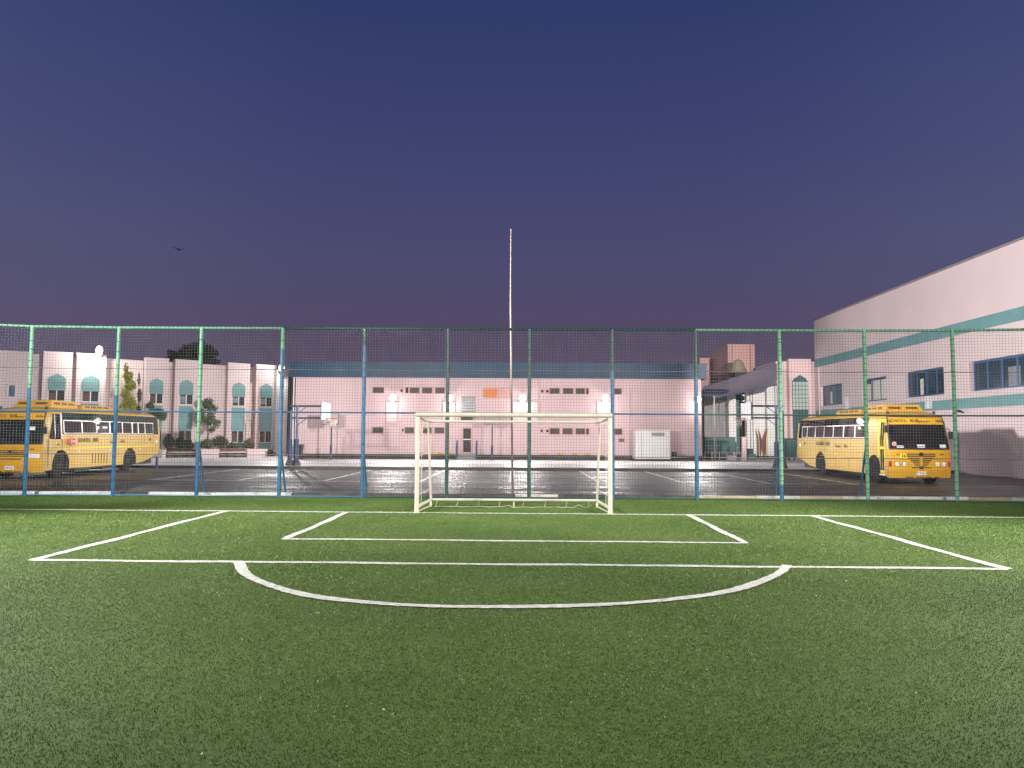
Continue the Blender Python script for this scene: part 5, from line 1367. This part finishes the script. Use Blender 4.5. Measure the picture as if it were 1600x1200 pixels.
    q = MB(); q.box(p.x-0.32, p.x+0.32, 56.78, 57.22, ZP+0.301, ZP+0.34); q.build('lid', M['white'], t)
    p0, p1 = P(1160, 714, Y=56.6), P(1166, 684, Y=56.6)
    t = thing('gate_post', 'pink gate post below the teal glazed tower', 'gate post', ((p0.x+p1.x)/2, 56.6, ZP))
    q = MB(); q.box(p0.x, p1.x, 56.6, 56.9, ZP, p1.z); q.build('shaft', M['pink'], t)
    q = MB(); q.box(p0.x-0.04, p1.x+0.04, 56.56, 56.94, p1.z+0.001, p1.z+0.07); q.build('cap', M['pink'], t)
    p0, p1 = P(1101, 714, Y=56.3), P(1159, 714, Y=56.3)
    t = thing('railing', 'low pale railing between the pink building and the gate post', 'railing', (p0.x, 56.3, ZP))
    q = MB()
    for z in (0.22, 0.55): q.bar((p0.x, 56.3, ZP+z), (p1.x, 56.3, ZP+z), 0.02, 6)
    q.build('rail', M['pink_pale'], t)
    for k in range(6):
        x_ = p0.x+(p1.x-p0.x)*k/5; q = MB(); q.bar((x_, 56.3, ZP), (x_, 56.3, ZP+0.6), 0.03, 6); q.build('post', M['pink_pale'], t)
    for (xa, xb_, lab, m) in ((1169, 1181, 'dark heap of boxes at the left foot of the white wall', 'dark'),):
        p0, p1 = P(xa, 712, Y=58.6), P(xb_, 701, Y=58.6)
        t = thing('storage_box', lab, 'box', ((p0.x+p1.x)/2, 58.6, ZP))
        q = MB(); q.box(p0.x, p1.x, 58.6, 59.2, ZP, ZP+0.45); q.build('body', M['darkteal'], t)
        q = MB(); q.box(p0.x+0.05, p1.x-0.2, 58.65, 59.1, ZP+0.451, p1.z); q.build('lid', M['dark'], t)
    # arched end bay by the hall
    Y2 = 61.0
    p0, p1 = P(1218, 700, Y=Y2), P(1272, 561, Y=Y2); pm = P(1232, 561, Y=Y2); pe = P(1267, 561, Y=Y2)
    t = thing('annex_building', 'pink annex with one tall green arched window beside the hall', 'building', ((p0.x+p1.x)/2, Y2, ZP))
    q = MB(); q.box(p0.x, p1.x+0.3, Y2+0.5, Y2+6, ZP, p1.z-0.15); q.build('wall', M['pink_pale'], t)
    q = MB(); q.box(pm.x, pe.x, Y2, Y2+0.499, ZP, p1.z); q.build('bay', M['pink'], t)
    wl, wr = P(1238.5, 640, Y=Y2).x, P(1263, 640, Y=Y2).x; wm = (wl+wr)/2; hw_ = (wr-wl)/2
    za, zs_, z0_ = P(1250, 586, Y=Y2).z, P(1250, 596, Y=Y2).z, P(1250, 686, Y=Y2).z
    pts = [(wl, Y2-0.04, z0_), (wr, Y2-0.04, z0_), (wr, Y2-0.04, zs_), (wm+hw_*0.75, Y2-0.04, zs_+(za-zs_)*0.45), (wm+hw_*0.25, Y2-0.04, zs_+(za-zs_)*0.82), (wm, Y2-0.04, za), (wm-hw_*0.25, Y2-0.04, zs_+(za-zs_)*0.82), (wm-hw_*0.75, Y2-0.04, zs_+(za-zs_)*0.45), (wl, Y2-0.04, zs_)]
    q = MB(); q.prism(pts, (0, 0.06, 0)); fo = q.build('arched_window', M['darkteal'], t)
    q = MB(); zl = P(1250, 640, Y=Y2).z; q.box(wl+0.03, wr-0.03, Y2-0.055, Y2-0.041, zl, zs_-0.02); q.build('lit_pane', M['greenlit'], fo)
    q = MB(); q.box(wl+0.03, wr-0.03, Y2-0.055, Y2-0.041, z0_+0.05, zl-0.01); q.build('pane', M['darkteal'], fo)
    q = MB()
    for k in range(1, 5): x_ = wl+(wr-wl)*k/5; q.box(x_-0.018, x_+0.018, Y2-0.075, Y2-0.056, z0_, zs_)
    zz = z0_+0.25
    while zz < zs_: q.box(wl, wr, Y2-0.085, Y2-0.0751, zz-0.016, zz+0.016); zz += 0.33
    q.build('glazing_bars', M['dark'], fo)
    p0, p1 = P(1230, 715, Y=57.5), P(1246, 685, Y=57.5)
    t = thing('waste_container', 'dark green waste container standing behind the rear of the right bus', 'waste container', ((p0.x+p1.x)/2, 57.5, ZP))
    q = MB(); q.hexa([(p0.x+0.1, 57.5, ZP+0.15), (p1.x-0.1, 57.5, ZP+0.15), (p1.x-0.1, 58.5, ZP+0.15), (p0.x+0.1, 58.5, ZP+0.15), (p0.x, 57.4, p1.z-0.1), (p1.x, 57.4, p1.z-0.1), (p1.x, 58.6, p1.z-0.1), (p0.x, 58.6, p1.z-0.1)]); q.build('body', M['darkteal'], t)
    q = MB(); q.box(p0.x-0.04, p1.x+0.04, 57.36, 58.64, p1.z-0.099, p1.z); q.build('lid', M['dark'], t)
    q = MB()
    for x_ in (p0.x+0.2, p1.x-0.2): q.bar((x_-0.04, 57.7, ZP+0.1), (x_+0.04, 57.7, ZP+0.1), 0.1, 10)
    q.build('wheels', M['tyre'], t)
yard()

# ------------------------------------------------------------------ floodlighting of the pitch and court
WARM = (1.0, 0.95, 0.87); COOL = (1.0, 0.985, 0.94)
for sx in (-1, 1):
    mx = 12.8*sx
    light('SPOT', 'pitch_flood', (mx, 14.5, 5.0), 12500, COOL, aim=(sx*5.5, 9.5, 0), size=0.25, cone=110, blend=0.8)
    light('SPOT', 'pitch_flood', (mx, 4.0, 6.8), 9000, WARM, aim=(sx*2.0, 11.5, 0), size=0.25, cone=100, blend=0.8)
    light('SPOT', 'goal_flood_and_fill', (mx, 3.0, 6.5), 11500, WARM, aim=(sx*1.5, 17.2, 0.0), size=0.2, cone=46, blend=0.9)
for sx in (-1, 1):
    light('SPOT', 'goal_flood_and_fill', (13.2*sx, 15.5, 6.4), 6500, COOL, aim=(sx*2.5, 18.2, 0.0), size=0.2, cone=44, blend=0.9)  # added pair, brightens the turf strip behind the goal line
light('SPOT', 'fence_flood', (-12.8, 11.5, 6.2), 8000, (0.95, 1, 0.95), aim=(-10.6, 19.6, 2.9), size=0.2, cone=62, blend=0.8)
light('SPOT', 'fence_flood', (12.8, 11.5, 6.2), 2400, (0.95, 1, 0.95), aim=(9.6, 19.6, 2.6), size=0.2, cone=62, blend=0.8)
# heads turned towards the buildings, clear of the fence
light('SPOT', 'court_flood_and_fill', (-12.8, 13, 7.0), 83000, (1, 0.95, 0.94), aim=(23.5, 44, 7.3), size=0.45, cone=31, blend=0.6)
light('SPOT', 'court_flood_and_fill', (-13.0, 20.6, 5.6), 19000, (1, 0.95, 0.92), aim=(-2, 55, 4.4), size=0.3, cone=52, blend=0.6)
light('SPOT', 'court_flood_and_fill', (13.0, 20.6, 5.6), 19000, (1, 0.95, 0.92), aim=(-4, 55, 4.4), size=0.3, cone=52, blend=0.6)
light('SPOT', 'court_flood_and_fill', (13.0, 20.6, 6.0), 54000, (1, 0.95, 0.92), aim=(-24, 47, 3.6), size=0.2, cone=42, blend=0.6)

light('SPOT', 'court_flood_and_fill', (-12.8, 13, 7.2), 15000, (1, 0.95, 0.9), aim=(-20.8, 31, 1.3), size=0.2, cone=26, blend=0.6)  # added spot, brightens the front of the left bus
light('SPOT', 'court_flood_and_fill', (12.8, 13, 7.2), 13000, (1, 0.95, 0.9), aim=(16.6, 31, 1.4), size=0.2, cone=22, blend=0.6)  # added spot, brightens the front of the right bus
light('SPOT', 'court_flood_and_fill', (13.0, 20.6, 6.4), 62000, (1, 0.93, 0.88), aim=(18.0, 62, 5.5), size=0.2, cone=20, blend=0.6)  # added spot, lights the yard in place of its hidden lamps

# ------------------------------------------------------------------ render settings
S.render.engine = 'CYCLES'
S.cycles.use_denoising = True
S.cycles.max_bounces = 6
S.cycles.sample_clamp_indirect = 6
S.render.resolution_x = 1024; S.render.resolution_y = 768
S.view_settings.view_transform = 'Standard'
S.view_settings.look = 'None'
S.view_settings.exposure = 0
S.view_settings.gamma = 1
